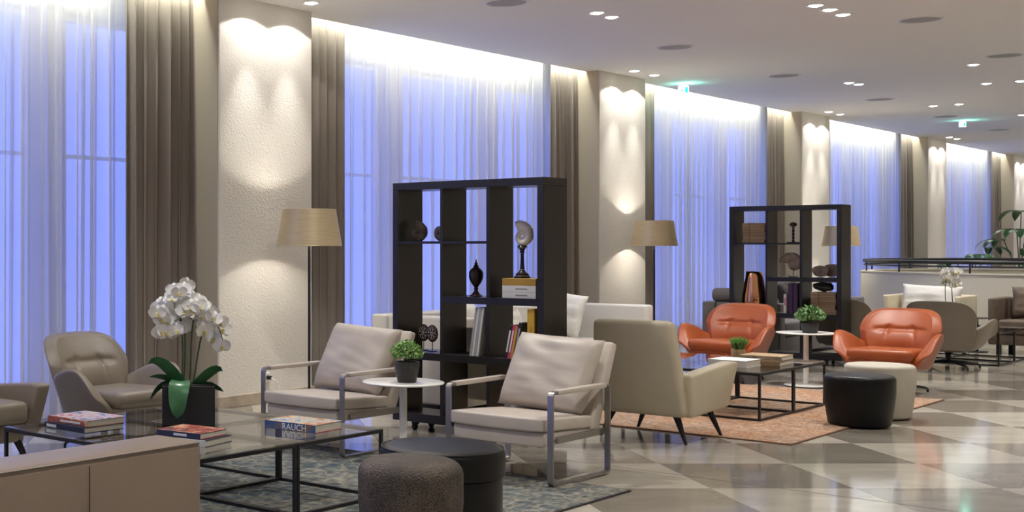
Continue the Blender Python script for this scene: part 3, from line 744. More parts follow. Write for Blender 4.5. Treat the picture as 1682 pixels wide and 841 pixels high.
def wedge_chair(label, m, loc, rz, z=0.0):
    t = thing('wedge_armchair', label, 'armchair', (loc[0], loc[1], z), rz, 'wedge armchairs on tapered legs')
    obj('backrest', hexa([(-0.335, 0.27, 0.185), (0.335, 0.27, 0.185), (0.345, 0.395, 0.185), (-0.345, 0.395, 0.185),
                          (-0.275, 0.375, 0.835), (0.275, 0.375, 0.835), (0.285, 0.505, 0.845), (-0.285, 0.505, 0.845)], 0.045, 5), m, t, smooth=True)
    for s in (-1, 1):
        po = [(0.34, 0.185), (-0.255, 0.215), (-0.335, 0.525), (-0.25, 0.532), (0.36, 0.475)]
        b = prism(po, 0.105, 'x', 0.022, 3)
        for vt in b.verts:
            k = (vt.co.z-0.19)/0.34; vt.co.x += s*(0.315+0.035*k*max(0, (0.3-vt.co.y)/0.6))
        obj('arm', b, m, t, smooth=True)
    obj('seat_cushion', box(-0.258, 0.258, -0.31, 0.30, 0.30, 0.43, 0.035, 4), m, t, smooth=True)
    obj('seat_base', box(-0.262, 0.262, -0.25, 0.28, 0.187, 0.31, 0.012, 2), m, t, smooth=True)
    for sx in (-1, 1):
        for sy in (-1, 1):
            p0 = Vector((sx*0.225, sy*0.255+0.03, 0.20)); p1 = Vector((sx*0.310, sy*0.285+0.03, 0.0))
            obj('leg', tube([p0, p1], [0.026, 0.010], 10), M_black, t, smooth=True)
    return t
wedge_chair('cream leather wedge armchair with its back turned on the terracotta rug', M_leath2, (3.279, 8.99), 3*A45, RZ*0.5)
v = W(4.33, 6.33); wedge_chair('taupe leather wedge armchair cut by the left edge of the picture', M_taupe, (v.x, v.y), A45)

def sofa(label, m, u_c, v_c, rz, Lw, D, H, th=0.17, group=None, name='sofa', nseat=2, footh=0.05, HA=None):
    p = W(u_c, v_c); t = thing(name, label, 'sofa' if name == 'sofa' else 'armchair', p, rz, group)
    h = Lw/2; d = D/2
    obj('backrest', box(-h, h, d-th, d, footh, H, 0.022, 3), m, t, smooth=True)
    for s in (-1, 1):
        obj('arm', box(min(s*h, s*(h-th)), max(s*h, s*(h-th)), -d, d-th-0.002, footh, HA or H, 0.022, 3), m, t, smooth=True)
    obj('seat_base', box(-h+th+.002, h-th-.002, -d+0.02, d-th-0.002, footh, 0.25, 0.01, 2), m, t, smooth=True)
    w = (Lw-2*th)/nseat
    for k in range(nseat):
        obj('seat_cushion', box(-h+th+k*w+.004, -h+th+(k+1)*w-.004, -d, d-th-0.004, 0.252, 0.43, 0.035, 4), m, t, smooth=True)
    for sx in (-1, 1):
        for sy in (-1, 1): obj('foot', box(sx*(h-0.1)-0.025, sx*(h-0.1)+0.025, sy*(d-0.1)-0.025, sy*(d-0.1)+0.025, 0, footh+0.002), M_black, t)
    return t
fg = sofa('mushroom leather sofa seen from behind in the near left corner', M_sofa, 2.70-1.15, 2.69+0.43, -3*A45, 2.3, 0.86, 0.765, th=0.20, HA=0.54)
M_seam = mat('seam_thread', (0.05, 0.038, 0.03), 0.7)
def seam(parent, pts): obj('seam', tube(pts, 0.002, 6), M_seam, parent)
# stitched seams on the sofa back (local: back face at +y)
seam(fg, [(-1.135, 0.428, 0.758), (1.135, 0.428, 0.758)]); seam(fg, [(-0.705, 0.430, 0.07), (-0.705, 0.430, 0.742)])
sofa('ivory upholstered sofa against the window behind the near shelving unit', M_white_l, 10.32, 6.14, A45, 3.30, 0.95, 0.77, nseat=3)
sofa('grey upholstered sofa against the window behind the second shelving unit', M_grey_l, 17.1, 6.28, A45, 3.0, 0.95, 0.66, nseat=3)
sofa('greige box armchair in front of the curved parapet', M_leath2, 18.75, 5.05, -A45, 0.92, 0.80, 0.70, 0.07, name='box_armchair', nseat=1, footh=0.12)
sofa('brown box armchair at the right edge in front of the parapet', M_brownf, 18.55, 3.78, -A45, 0.92, 0.80, 0.70, 0.10, name='box_armchair', nseat=1, footh=0.12)
def scatter(label, m, loc, rz, size, tilt=20, roll=0, seed=1, group=None):
    b = pillow(size[0], size[1], size[2], 18, seed, 0.012, 0.05)
    bmesh.ops.transform(b, matrix=Matrix.Rotation(R(-tilt), 4, 'X') @ Matrix.Rotation(R(roll), 4, 'Y'), verts=b.verts)
    zmin = min(v.co.z for v in b.verts); bmesh.ops.translate(b, vec=(0, 0, -zmin), verts=b.verts)
    o = obj('cushion', b, m, None, loc, rz, smooth='all'); return setp(o, label, 'cushion', group)
M_cush = mat('white_cushion', (0.60, 0.585, 0.55), 0.75, var=0.05, scale=6)
M_cushd = mat('charcoal_cushion', (0.05, 0.048, 0.05), 0.8, var=0.2, scale=12)
gi = 'loose cushions on the ivory sofa'
scatter('white cushion leaning on the ivory sofa back, left of the three', M_cush, W(9.45, 6.22, 0.43), A45, (0.5, 0.42, 0.14), 15, 4, 2, gi)
scatter('white cushion leaning on the ivory sofa back, middle of the three', M_cush, W(10.2, 6.24, 0.43), A45, (0.5, 0.40, 0.14), 18, -4, 5, gi)
scatter('white cushion standing on edge against the ivory sofa arm beside the shelving unit', M_cush, W(11.50, 6.36, 0.43), -A45, (0.40, 0.44, 0.13), 14, 8, 9, gi)
scatter('white cushion on the far greige armchair below the small orchid', M_cush, W(18.80, 5.05, 0.43), -A45, (0.72, 0.40, 0.16), 16, 2, 12, 'cushions on the far armchairs')
scatter('brown cushion on the brown armchair at the right edge', mat('brown_cushion', (0.10, 0.072, 0.052), 0.8, var=0.2, scale=10), W(18.60, 3.78, 0.43), -A45, (0.60, 0.42, 0.16), 16, -2, 15, 'cushions on the far armchairs')
scatter('charcoal cushion on the grey sofa left of the second shelving unit', M_cushd, W(16.05, 6.30, 0.43), A45, (0.50, 0.48, 0.16), 14, 3, 17, 'loose cushions on the grey sofa')
scatter('charcoal cushion on the grey sofa seen through the second shelving unit', M_cushd, W(17.2, 6.30, 0.43), A45, (0.55, 0.46, 0.16), 16, -12, 19, 'loose cushions on the grey sofa')
bolster = lathe([(0.02, -0.22), (0.075, -0.215), (0.085, -0.19), (0.085, 0.19), (0.075, 0.215), (0.02, 0.22)], 24)
bmesh.ops.transform(bolster, matrix=Matrix.Rotation(R(90), 4, 'X'), verts=bolster.verts)
setp(obj('bolster', bolster, M_grey_l, None, W(15.69, 6.42, 0.745), A45, smooth=True), 'grey round bolster lying on the grey sofa arm', 'cushion')

# ------------------------------------------------------------------ stools
def stool(label, x, y, r, h, m, lid=False, z=0.0, bulge=0.02, bev=0.04):
    t = thing('pouf_stool', label, 'stool', (x, y, z), 0, 'round upholstered stools')
    if lid:
        prof = [(r-0.03, 0.0), (r-0.018, 0.02), (r-0.012, 0.15), (r-0.012, h-0.135)]
        obj('body', lathe(prof, 56), m, t, smooth=True)
        prof = [(r-0.014, h-0.135), (r, h-0.125), (r+0.002, h-0.06), (r, h-0.03), (r-0.006, h-0.014), (r-0.02, h-0.005), (r-0.06, h), (0.12, h+0.004), (0.004, h+0.005)]
        l = obj('lid', lathe(prof, 56), m, t, smooth=True)
        obj('piping', lathe([(r-0.008+0.005*math.cos(a), h-0.011+0.005*math.sin(a)) for a in frange(0, 2*PI, 8)], 56, cap=False), m, l, smooth=True)
        obj('seam', tube([(-0.03, -r+0.0105, 0.02), (-0.03, -r+0.0105, h-0.14)], 0.002, 6), M_black, t)
    else:
        prof = [(r-0.045, 0.0), (r-0.030, 0.012), (r-0.012-bulge*0.3, h*0.25), (r, h*0.62)]
        for q in frange(0, 90, 7): prof.append((r-bev+bev*math.cos(R(q)), h-bev+bev*math.sin(R(q))))
        prof += [(r*0.6, h+0.006), (0.004, h+0.008)]
        obj('body', lathe(prof, 56), m, t, smooth=True)
        obj('top_seam', lathe([(r-bev*0.35+0.003*math.cos(a), h-bev*0.42+0.003*math.sin(a)) for a in frange(0, 2*PI, 7)], 56, cap=False), m, t, smooth=True)
    return t
stool('mottled brown hide stool in the foreground', 0.872, 5.27, 0.217, 0.452, M_hide, z=RZ, bev=0.06)
stool('black leather stool with a lid behind the brown hide stool', 1.105, 5.80, 0.282, 0.43, M_blackl, True, z=RZ)
stool('black leather stool on the edge of the terracotta rug', 4.94, 9.50, 0.245, 0.375, M_blackl, z=RZ, bev=0.035)
stool('cream felt stool behind the black stool on the terracotta rug', 5.34, 9.96, 0.252, 0.41, M_creamf, z=RZ, bev=0.03)

# ------------------------------------------------------------------ round side tables and lamps
def side_table(label, x, y, r, h, m=M_whitet, z=0.0, base=0.19):
    t = thing('side_table', label, 'table', (x, y, z), 0, 'round pedestal side tables')
    obj('table_top', lathe([(0.01, h-0.012), (r-0.006, h-0.012), (r, h-0.008), (r, h-0.003), (r-0.004, h), (0.01, h)], 48), m, t, smooth=True)
    obj('pole', lathe([(0.024, 0.012), (0.024, h-0.011)], 20), m, t, smooth=True)
    obj('foot_plate', lathe([(base, 0.0), (base, 0.008), (base-0.005, 0.012), (0.02, 0.014)], 40), m, t, smooth=True)
    return t
side_table('white round pedestal table between the two steel-armed chairs', 1.27, 7.95, 0.255, 0.50)
side_table('white round pedestal table between the two orange armchairs', 5.81, 12.16, 0.265, 0.51, z=RZ)
side_table('small black side table between the far greige and brown armchairs', 9.871, 16.12, 0.15, 0.44, M_black, base=0.13)
def floor_lamp(label, x, y):
    t = thing('floor_lamp', label, 'lamp', (x, y, 0), 0, 'brass-shaded floor lamps')
    obj('base', lathe([(0.15, 0.0), (0.15, 0.010), (0.14, 0.014), (0.02, 0.016)], 36), M_black, t, smooth=True)
    obj('pole', lathe([(0.011, 0.014), (0.011, 1.45)], 14), M_black, t, smooth=True)
    rb, rt, z0, z1 = 0.272, 0.222, 1.352, 1.652
    s = obj('lamp_shade', lathe([(rb, z0), (rt, z1)], 56, cap=False), M_brass, t, smooth=True)
    obj('lining', lathe([(rb-0.004, z0), (rt-0.004, z1)], 56, cap=False), M_shadein, s, smooth=True)
    e = bmesh.new()
    for rr, zz in ((rb-0.002, z0), (rt-0.002, z1)): lathe([(rr+0.0035*math.cos(a), zz+0.0035*math.sin(a)) for a in frange(0, 2*PI, 7)], 56, e, cap=False)
    obj('rim', e, M_brass, s, smooth=True)
    sp = bmesh.new()
    for k in range(3):
        a = 2*PI*k/3; bar((0, 0, 1.44), (0.245*math.cos(a), 0.245*math.sin(a), 1.44), 0.004, 0.004, bm=sp)
    obj('spider', sp, M_black, t)
    obj('bulb', ellipsoid((0, 0, 1.50), (0.03, 0.03, 0.04)), M_bulb, t, smooth='all')
    l = bpy.data.lights.new('lamp_bulb_light', 'POINT'); l.energy = LAMP_W; l.color = (1.0, 0.93, 0.82); l.shadow_soft_size = 0.035
    o = bpy.data.objects.new('lamp_bulb_light', l); COL.objects.link(o); o.location = (x, y, 1.50)
floor_lamp('brass-shaded floor lamp in front of the first pillar', 0.901, 10.533)
floor_lamp('brass-shaded floor lamp in front of the second pillar', 5.48, 15.31)
floor_lamp('brass-shaded floor lamp seen past the second shelving unit', 9.81, 19.40)

# ------------------------------------------------------------------ curved parapet
PC, PR = (12.6, 18.6), 2.58
par = thing('curved_parapet', 'curved cream parapet with black railing around the stairwell', 'parapet', (PC[0], PC[1], 0))
NP = 72
obj('parapet_wall', grid2(lambda a, z: (PR*math.cos(a), PR*math.sin(a), z), lambda a, z: ((PR-0.14)*math.cos(a), (PR-0.14)*math.sin(a), z), frange(0, 2*PI, NP), frange(0, 0.955, 2)), M_parapet, par, smooth=True)
obj('coping', grid2(lambda a, z: ((PR+0.012)*math.cos(a), (PR+0.012)*math.sin(a), z), lambda a, z: ((PR-0.152)*math.cos(a), (PR-0.152)*math.sin(a), z), frange(0, 2*PI, NP), frange(0.956, 0.975, 2)), M_parapet, par, smooth=True)
for zz, rr in ((1.125, 0.027), (1.065, 0.012)):
    obj('rail', tube([((PR-0.05)*math.cos(a), (PR-0.05)*math.sin(a), zz) for a in frange(0, 2*PI, NP)], rr, 8, cap=False), M_black, par, smooth=True)
for k in range(14):
    a = 2*PI*k/14+0.12; obj('rail_post', tube([((PR-0.05)*math.cos(a), (PR-0.05)*math.sin(a), 0.97), ((PR-0.05)*math.cos(a), (PR-0.05)*math.sin(a), 1.12)], 0.012, 8), M_black, par, smooth=True)

# ------------------------------------------------------------------ plants
def leaf_blade(pts, w, m_, fold=0.15, n=9, roll=0.0):
    """strap leaf along a polyline of control points"""
    P = [Vector(p) for p in pts]
    def bez(t):
        q = P[:]
        while len(q) > 1: q = [q[i].lerp(q[i+1], t) for i in range(len(q)-1)]
        return q[0]
    b = bmesh.new(); rows = []
    for i in range(n+1):
        t = i/n; p = bez(t); d = (bez(min(1, t+0.02))-bez(max(0, t-0.02))).normalized()
        s = d.cross(Vector((0, 0, 1)));
        if s.length < 0.15: s = d.cross(Vector((0, -1, 0)))
        s.normalize(); up = s.cross(d).normalized()
        if roll: s = (s*math.cos(roll)+up*math.sin(roll)).normalized(); up = s.cross(d).normalized()
        ww = w*0.5*(math.sin(PI*min(1, 0.10+0.90*t))**0.55 if t < 0.999 else 0.02)
        rows.append([b.verts.new(p+s*ww*k+up*abs(k)*ww*fold) for k in (-1, -0.5, 0, 0.5, 1)])
    for a, c in zip(rows, rows[1:]):
        for k in range(4): b.faces.new((a[k], a[k+1], c[k+1], c[k]))
    return b
def flower_mesh():
    b = bmesh.new()
    def petal(ang, ln, wd, cup):
        n = 6; rows = []
        ca, sa = math.cos(ang), math.sin(ang)
        for i in range(n+1):
            t = i/n; w = wd*(math.sin(PI*min(0.97, 0.08+0.9*t)))**0.6
            r = ln*t; rows.append([b.verts.new((ca*r-sa*w*k, cup*(t*t)-0.10*ln*abs(k)*t, sa*r+ca*w*k)) for k in (-1, -0.4, 0.4, 1)])
        for a, c in zip(rows, rows[1:]):
            for k in range(3): b.faces.new((a[k], a[k+1], c[k+1], c[k]))
    petal(R(90), 0.042, 0.016, 0.012); petal(R(215), 0.040, 0.015, 0.012); petal(R(325), 0.040, 0.015, 0.012)
    petal(R(15), 0.046, 0.027, -0.004); petal(R(165), 0.046, 0.027, -0.004)
    return b
def lip_mesh():
    b = ellipsoid((0, -0.006, -0.008), (0.008, 0.008, 0.011), 10, 6); ellipsoid((0, -0.010, -0.018), (0.006, 0.010, 0.006), 10, 6, b); return b
FL = bpy.data.meshes.new('flower'); q = flower_mesh(); q.to_mesh(FL); q.free(); FL.materials.append(M_petal)
FL.polygons.foreach_set('use_smooth', [True]*len(FL.polygons))
LI = bpy.data.meshes.new('lip'); q = lip_mesh(); q.to_mesh(LI); q.free(); LI.materials.append(M_lip)
def orchid(label, loc, s, fl, stems, leaves, pot, rz=0.0):
    t = thing('potted_orchid', label, 'plant', loc, rz, 'white orchids on the tables')
    pw, pd, phh = pot
    b = bmesh.new()
    p = obj('pot', hexa([(-pw/2, -pd/2, 0), (pw/2, -pd/2, 0), (pw/2, pd/2, 0), (-pw/2, pd/2, 0), (-pw/2, -pd/2, phh), (pw/2, -pd/2, phh), (pw/2, pd/2, phh), (-pw/2, pd/2, phh)], 0.004, 2), M_potblk, t)
    b.free()
    obj('soil', box(-pw/2+0.012, pw/2-0.012, -pd/2+0.012, pd/2-0.012, phh-0.001, phh+0.004), M_soil, p)
    for st in stems:
        P = [Vector(q) for q in st]; pts = []
        for i in range(15):
            q = P[:]; tt = i/14
            while len(q) > 1: q = [q[k].lerp(q[k+1], tt) for k in range(len(q)-1)]
            pts.append(q[0])
        obj('stem', tube(pts, [0.0048]*10+[0.004, 0.0035, 0.003, 0.0025, 0.002], 7), M_stem, t, smooth='all')
    for k, (x, y, z, sc) in enumerate(fl):
        rnd = random.Random(k*7+3)
        f = obj('flower', FL, None, t, (x, y, z), (R(rnd.uniform(-25, 15)), R(rnd.uniform(-25, 25)), R(rnd.uniform(-35, 35)))); f.scale = (sc*s, sc*s, sc*s)
        obj('lip', LI, None, f)
    for pts, w, *ro in leaves:
        obj('leaf', leaf_blade(pts, w, M_leaf, roll=R(ro[0]) if ro else 0.0), M_leaf, t, smooth='all')
    return t
OY = 6.90
def o2(zx, zy, dy=0.0):        # photo detail -> local position above the pot
    px, py = 240+zx/4.427, 450+zy/4.427; Y = OY+dy
    return ((px-310)*Y/FPX, dy, 1.35-(py-CY)*Y/FPX-TZ)
spots = [(268, 112), (215, 165), (305, 190), (235, 130), (130, 225), (185, 235), (108, 285), (165, 300), (235, 290), (300, 278), (372, 282), (440, 275), (362, 225), (125, 395), (165, 425), (243, 402), (488, 322), (540, 348), (440, 378), (556, 402), (492, 468), (552, 525), (150, 350), (205, 345), (255, 215), (415, 240)]
rr = random.Random(4)
fls = []
for zx, zy in spots:
    x, y, z = o2(zx, zy, rr.uniform(-0.06, 0.06)); fls.append((x, y, z, rr.uniform(1.1, 1.3)))
    if zx < 450:
        for q in (-1, 1): fls.append((x+q*rr.uniform(.012, .03), y+0.04*q, z+rr.uniform(-.025, .025), rr.uniform(1.0, 1.2)))
def q3(zx, zy, dy=0): return o2(zx, zy, dy)
stems = [[(-0.04, 0, 0.2), q3(278, 600), q3(268, 200), q3(250, 60), q3(100, 160), q3(140, 430)],
         [(-0.03, 0.02, 0.2), q3(290, 600, .03), q3(285, 330, .03), q3(300, 60, .03), q3(160, 60, .03), q3(190, 380, .03)],
         [(0.0, 0.0, 0.2), q3(340, 700), q3(310, 420), q3(330, 200), q3(400, 160), q3(470, 300)],
         [(0.02, -0.01, 0.2), q3(365, 700), q3(390, 420), q3(420, 220), q3(520, 260), q3(570, 540)]]
leaves = [([(-0.02, 0, 0.2), (-0.08, -0.03, 0.26), (-0.16, -0.04, 0.39), (-0.22, -0.05, 0.33)], 0.078, -50),
          ([(-0.02, -0.03, 0.2), (-0.10, -0.07, 0.27), (-0.21, -0.09, 0.265)], 0.055, -40),
          ([(-0.03, -0.03, 0.2), (-0.05, -0.14, 0.33), (-0.055, -0.17, 0.12), (-0.06, -0.16, 0.05)], 0.115),
          ([(0.02, 0, 0.2), (0.09, -0.02, 0.25), (0.15, -0.03, 0.33), (0.185, -0.04, 0.29)], 0.066, 50),
          ([(0.02, -0.02, 0.2), (0.10, -0.06, 0.24), (0.19, -0.06, 0.18)], 0.055, 45),
          ([(-0.04, 0.01, 0.2), (-0.14, 0.0, 0.26), (-0.21, -0.02, 0.13)], 0.055, -45)]
orchid('tall white orchid in a square black pot on the near tables', ((310-CX)*OY/FPX, OY, TZ), 1.0, fls, stems, leaves, (0.285, 0.20, 0.215))
f2 = [(rr.uniform(-0.085, 0.075), rr.uniform(-0.05, 0.05), 0.50+rr.uniform(0.0, 0.19), 1.15) for _ in range(26)]
orchid('small white orchid behind the taupe armchair at the far right', W(16.78, 4.30, TZ), 1.0, f2, [[(-0.03, 0, 0.1), (-0.07, 0, 0.3), (-0.09, 0, 0.6), (0.0, 0, 0.72)], [(0.03, 0, 0.1), (0.02, 0, 0.4), (0.0, 0, 0.70)]],
       [([(0.02, 0, 0.12), (0.04, 0, 0.22), (0.12, -0.03, 0.33), (0.17, -0.04, 0.30)], 0.08), ([(-0.02, 0, 0.12), (-0.07, 0, 0.18), (-0.15, 0, 0.17)], 0.07)], (0.16, 0.16, 0.14))
def bush(label, loc, prof, mpot, mleaf, R_, h0, nleaf, ls, seed, grass=False):
    t = thing('potted_plant', label, 'plant', loc, 0, 'small potted green plants')
    p = obj('pot', lathe(prof, 36), mpot, t, smooth=True)
    top = prof[-1]
    obj('soil', lathe([(top[0]-0.006, top[1]-0.001), (0.004, top[1]+0.006)], 24), M_soil, p)
    rnd = random.Random(seed); b = bmesh.new()
    for k in range(nleaf):
        if grass:
            a = rnd.uniform(0, 2*PI); r0 = rnd.uniform(0, top[0]*0.7); tl = rnd.uniform(0.2, 1.0)
            p0 = Vector((r0*math.cos(a), r0*math.sin(a), top[1])); d = Vector((math.cos(a)*tl*0.6+rnd.uniform(-.2, .2), math.sin(a)*tl*0.6+rnd.uniform(-.2, .2), 1)).normalized()
            ln = rnd.uniform(0.6, 1.0)*R_; s = d.cross(Vector((rnd.uniform(-1, 1), rnd.uniform(-1, 1), 0.1))).normalized()*ls
            v0, v1, v2, v3 = [b.verts.new(x) for x in (p0-s, p0+s, p0+d*ln*0.6+s*1.3, p0+d*ln)]; v4 = b.verts.new(p0+d*ln*0.6-s*1.3)
            b.faces.new((v0, v1, v2, v4)); b.faces.new((v4, v2, v3))
        else:
            z = rnd.uniform(-0.45, 1.0); a = rnd.uniform(0, 2*PI); rr_ = math.sqrt(max(0, 1-z*z))*rnd.uniform(0.55, 1.08)
            c = Vector((R_*rr_*math.cos(a), R_*rr_*math.sin(a), h0+R_*0.72*z*rnd.uniform(0.8, 1.1)))
            d = Vector((rnd.uniform(-1, 1), rnd.uniform(-1, 1), rnd.uniform(0.0, 1.2))).normalized(); s = d.cross(Vector((rnd.uniform(-1, 1), rnd.uniform(-1, 1), 1))).normalized()
            l = ls*rnd.uniform(0.7, 1.2); n_ = d.cross(s)*l*0.25
            v = [b.verts.new(x) for x in (c-d*l, c+s*l*0.62+n_, c+d*l, c-s*l*0.62+n_)]
            b.faces.new((v[0], v[1], v[2])); b.faces.new((v[0], v[2], v[3]))
    f = obj('foliage', b, mleaf, t); f['kind'] = 'stuff'
    if not grass:
        sb = bmesh.new()
        for k in range(9):
            a = 2*PI*k/9; tube([(0.01*math.cos(a), 0.01*math.sin(a), top[1]), (R_*0.6*math.cos(a), R_*0.6*math.sin(a), h0+R_*0.3)], 0.0025, 5, sb)
        tube([(0, 0, top[1]), (0, 0, h0+R_*0.5)], 0.003, 5, sb)
        obj('stalks', sb, M_stem, t)['kind'] = 'stuff'
    return t
bush('bushy green plant in a dark rippled pot on the near round table', (1.285, 7.90, 0.50), [(0.055, 0), (0.058, 0.004), (0.078, 0.10), (0.080, 0.128), (0.076, 0.13)], M_potdark, M_leaf2, 0.096, 0.185, 520, 0.0155, 1)
bush('bushy green plant in a plain dark pot on the far round table', (5.80, 12.06, 0.521), [(0.062, 0), (0.066, 0.004), (0.078, 0.08), (0.080, 0.095), (0.076, 0.097)], M_potblk, M_leaf3, 0.125, 0.165, 560, 0.019, 2)
v = ((1213-CX)*10.95/FPX, 10.95)
bush('tuft of bright green grass in a gold pot on the middle tables', (v[0], v[1], TZ), [(0.05, 0), (0.055, 0.004), (0.060, 0.03), (0.060, 0.075), (0.056, 0.077)], M_gold, M_leaf2, 0.115, 0.12, 420, 0.0042, 3, True)
def big_plant(label, x, y, z0, H, seed, n, lw, ll):
    t = thing('broadleaf_plant', label, 'plant', (x, y, z0), 0, 'tall plants beyond the parapet'); rnd = random.Random(seed)
    p = obj('pot', lathe([(0.17, 0), (0.22, 0.38), (0.225, 0.40), (0.21, 0.405)], 28), M_potblk, t, smooth=True)
    obj('soil', lathe([(0.205, 0.40), (0.004, 0.41)], 20), M_soil, p)
    st = bmesh.new()
    tops = []
    for k in range(n):
        a = 2*PI*k/n*2.4+rnd.uniform(-.3, .3); rr_ = rnd.uniform(0.1, 0.38); h = 0.42+(H-0.42)*(k+1)/n
        tip = Vector((rr_*math.cos(a), rr_*math.sin(a), h)); tops.append((tip, a))
        tube([(0.02*math.cos(a), 0.02*math.sin(a), 0.38), (0.3*tip.x, 0.3*tip.y, h*0.7), tip], 0.008, 6, st)
    obj('stalk', st, M_stem, t)
    for tip, a in tops:
        for dk in (-0.9, -0.3, 0.3, 0.9):
            d = Vector((math.cos(a+dk), math.sin(a+dk), 0)); l = ll*rnd.uniform(0.8, 1.1)
            obj('leaf', leaf_blade([tip, tip+d*l*0.4+Vector((0, 0, 0.06)), tip+d*l*0.8+Vector((0, 0, 0.02)), tip+d*l-Vector((0, 0, l*0.35))], lw, M_leaf4, 0.2, 6), M_leaf4, t, smooth='all')
big_plant('tall broad-leaved plant behind the parapet at the right edge', 14.35, 22.2, 0, 1.95, 3, 9, 0.15, 0.42)
big_plant('shorter broad-leaved plant behind the parapet rail', 13.25, 21.75, 0, 1.30, 8, 7, 0.13, 0.34)

# ------------------------------------------------------------------ books
def cover_mat(name, c1, c2, c3, sc=9):
    if name in MATS: return MATS[name]
    m = bpy.data.materials.new(name); m.use_nodes = True; MATS[name] = m; nt = m.node_tree; b = nt.nodes['Principled BSDF']
    b.inputs['Roughness'].default_value = 0.25
    tc = nt.nodes.new('ShaderNodeTexCoord'); n = nt.nodes.new('ShaderNodeTexNoise'); n.inputs['Scale'].default_value = sc; n.inputs['Detail'].default_value = 3; n.inputs['Distortion'].default_value = 1.2
    r = nt.nodes.new('ShaderNodeValToRGB'); r.color_ramp.interpolation = 'EASE'
    e = r.color_ramp.elements; e[0].position, e[0].color = 0.34, (*c1, 1); e[1].position, e[1].color = 0.66, (*c3, 1); k = e.new(0.5); k.color = (*c2, 1)
    nt.links.new(tc.outputs['Object'], n.inputs[0]); nt.links.new(n.outputs['Fac'], r.inputs[0]); nt.links.new(r.outputs[0], b.inputs['Base Color'])
    return m
def book(label, loc, rz, w, d, t, mcover, group, mspine=None, letters=None, stand=False, lean=0.0, strip=None, medge=None):
    """lying book: spine along local -y (width w), depth d, thickness t. stand: upright, spine towards -y, width t, height w"""
    o = thing('book', label, 'book', loc, rz, group)
    k = 0.003
    mats = Matrix.Identity(4)
    if stand: mats = Matrix.Translation((t, 0, 0)) @ Matrix.Rotation(R(lean), 4, 'Y') @ Matrix.Translation((-t, 0, 0)) @ Matrix(((0, 0, 1, 0), (0, 1, 0, 0), (-1, 0, 0, w/2), (0, 0, 0, 1))) if False else (Matrix.Rotation(R(lean), 4, 'Y') @ Matrix(((0, 0, 1, 0), (0, 1, 0, d/2), (-1, 0, 0, w/2), (0, 0, 0, 1))))
    def add(nm, bm, m, par=o):
        bmesh.ops.transform(bm, matrix=mats, verts=bm.verts); return obj(nm, bm, m, par)
    add('pages', box(-w/2+0.004, w/2-0.004, -d/2+0.004, d/2-0.005, k, t-k), M_pages)
    c = add('cover', box(-w/2, w/2, -d/2, d/2, t-k, t, 0.001, 1), mcover)
    add('cover', box(-w/2, w/2, -d/2, d/2, 0, k, 0.001, 1), medge or mcover)
    sp = add('spine', box(-w/2, w/2, -d/2-0.002, -d/2+0.002, 0.0005, t-0.0005, 0.001, 1), mspine or mcover)
    if letters:
        s, size, mt, ox = letters
        me = text_mesh(s, size); me.materials.append(mt)
        x = obj('lettering', me, None, sp, (ox, -d/2-0.0026, t/2-0.003), (R(90), 0, 0)); x['label'] = 'white lettering on the spine'
    if strip:
        for (a0, a1, h0, h1, mt) in strip:
            add('title_mark', box(a0*w, a1*w, -d/2-0.0024, -d/2-0.0020, h0*t, h1*t), mt, sp)
    return o
c_paint = cover_mat('cover_painting', (0.10, 0.25, 0.55), (0.60, 0.55, 0.42), (0.55, 0.22, 0.12), 11)
c_paint2 = cover_mat('cover_pop', (0.55, 0.12, 0.08), (0.60, 0.50, 0.42), (0.14, 0.14, 0.22), 12)
c_paint3 = cover_mat('cover_flame', (0.10, 0.09, 0.14), (0.45, 0.12, 0.08), (0.75, 0.45, 0.30), 10)
c_spine1 = cover_mat('spine_blue_brown', (0.03, 0.09, 0.25), (0.10, 0.12, 0.20), (0.22, 0.14, 0.07), 6)
m_navy = mat('cover_navy', (0.02, 0.025, 0.05), 0.4); m_red = mat('cover_red', (0.45, 0.03, 0.025), 0.4); m_yel = mat('cover_yellow', (0.70, 0.42, 0.04), 0.5)
m_och = mat('cover_ochre', (0.45, 0.26, 0.04), 0.5); m_wht = mat('cover_white', (0.72, 0.71, 0.68), 0.45); m_pink = mat('cover_pink', (0.60, 0.06, 0.16), 0.5)
m_blk = mat('cover_black', (0.02, 0.02, 0.024), 0.4); m_gry = mat('cover_grey', (0.40, 0.40, 0.40), 0.5); m_orb = mat('cover_orange', (0.62, 0.26, 0.10), 0.5); m_pur = mat('cover_purple', (0.07, 0.03, 0.08), 0.5)
m_ink = mat('ink_grey', (0.25, 0.25, 0.25), 0.6)
def at(px, py, z): Y = FPX*(1.35-z)/(py-CY); return ((px-CX)*Y/FPX, Y, z)
gb = 'art books on the near glass tables'
# RAUCH book: spine faces the camera-left side, long side receding to the right
book('large art book with RAUCH in white letters on its spine', (0.544, 6.728, TZ), R(-41), 0.33, 0.24, 0.043, c_paint, gb, c_spine1, ('RAUCH', 0.047, M_pad, 0.03), medge=m_red)
book('dark-spined art book at the bottom of the left stack', (-0.620, 6.740, TZ), R(-46), 0.335, 0.27, 0.030, m_navy, gb, m_navy, strip=[(-0.45, -0.2, 0.25, 0.75, M_pad)])
book('pictorial art book on top of the left stack', (-0.610, 6.750, TZ+0.0305), R(-44), 0.325, 0.262, 0.034, c_paint2, gb, c_paint3, strip=[(-0.18, 0.32, 0.3, 0.6, M_pad)], medge=m_orb)
book('pale-paged art book at the bottom of the stack nearest the sofa', (-0.03, 6.255, TZ), R(-34), 0.285, 0.24, 0.034, m_navy, gb, m_wht)
book('red-edged pictorial art book on top of the stack nearest the sofa', (-0.045, 6.262, TZ+0.0345), R(-37), 0.27, 0.22, 0.030, c_paint3, gb, m_navy, strip=[(-0.1, 0.2, 0.3, 0.7, M_pad)], medge=m_red)
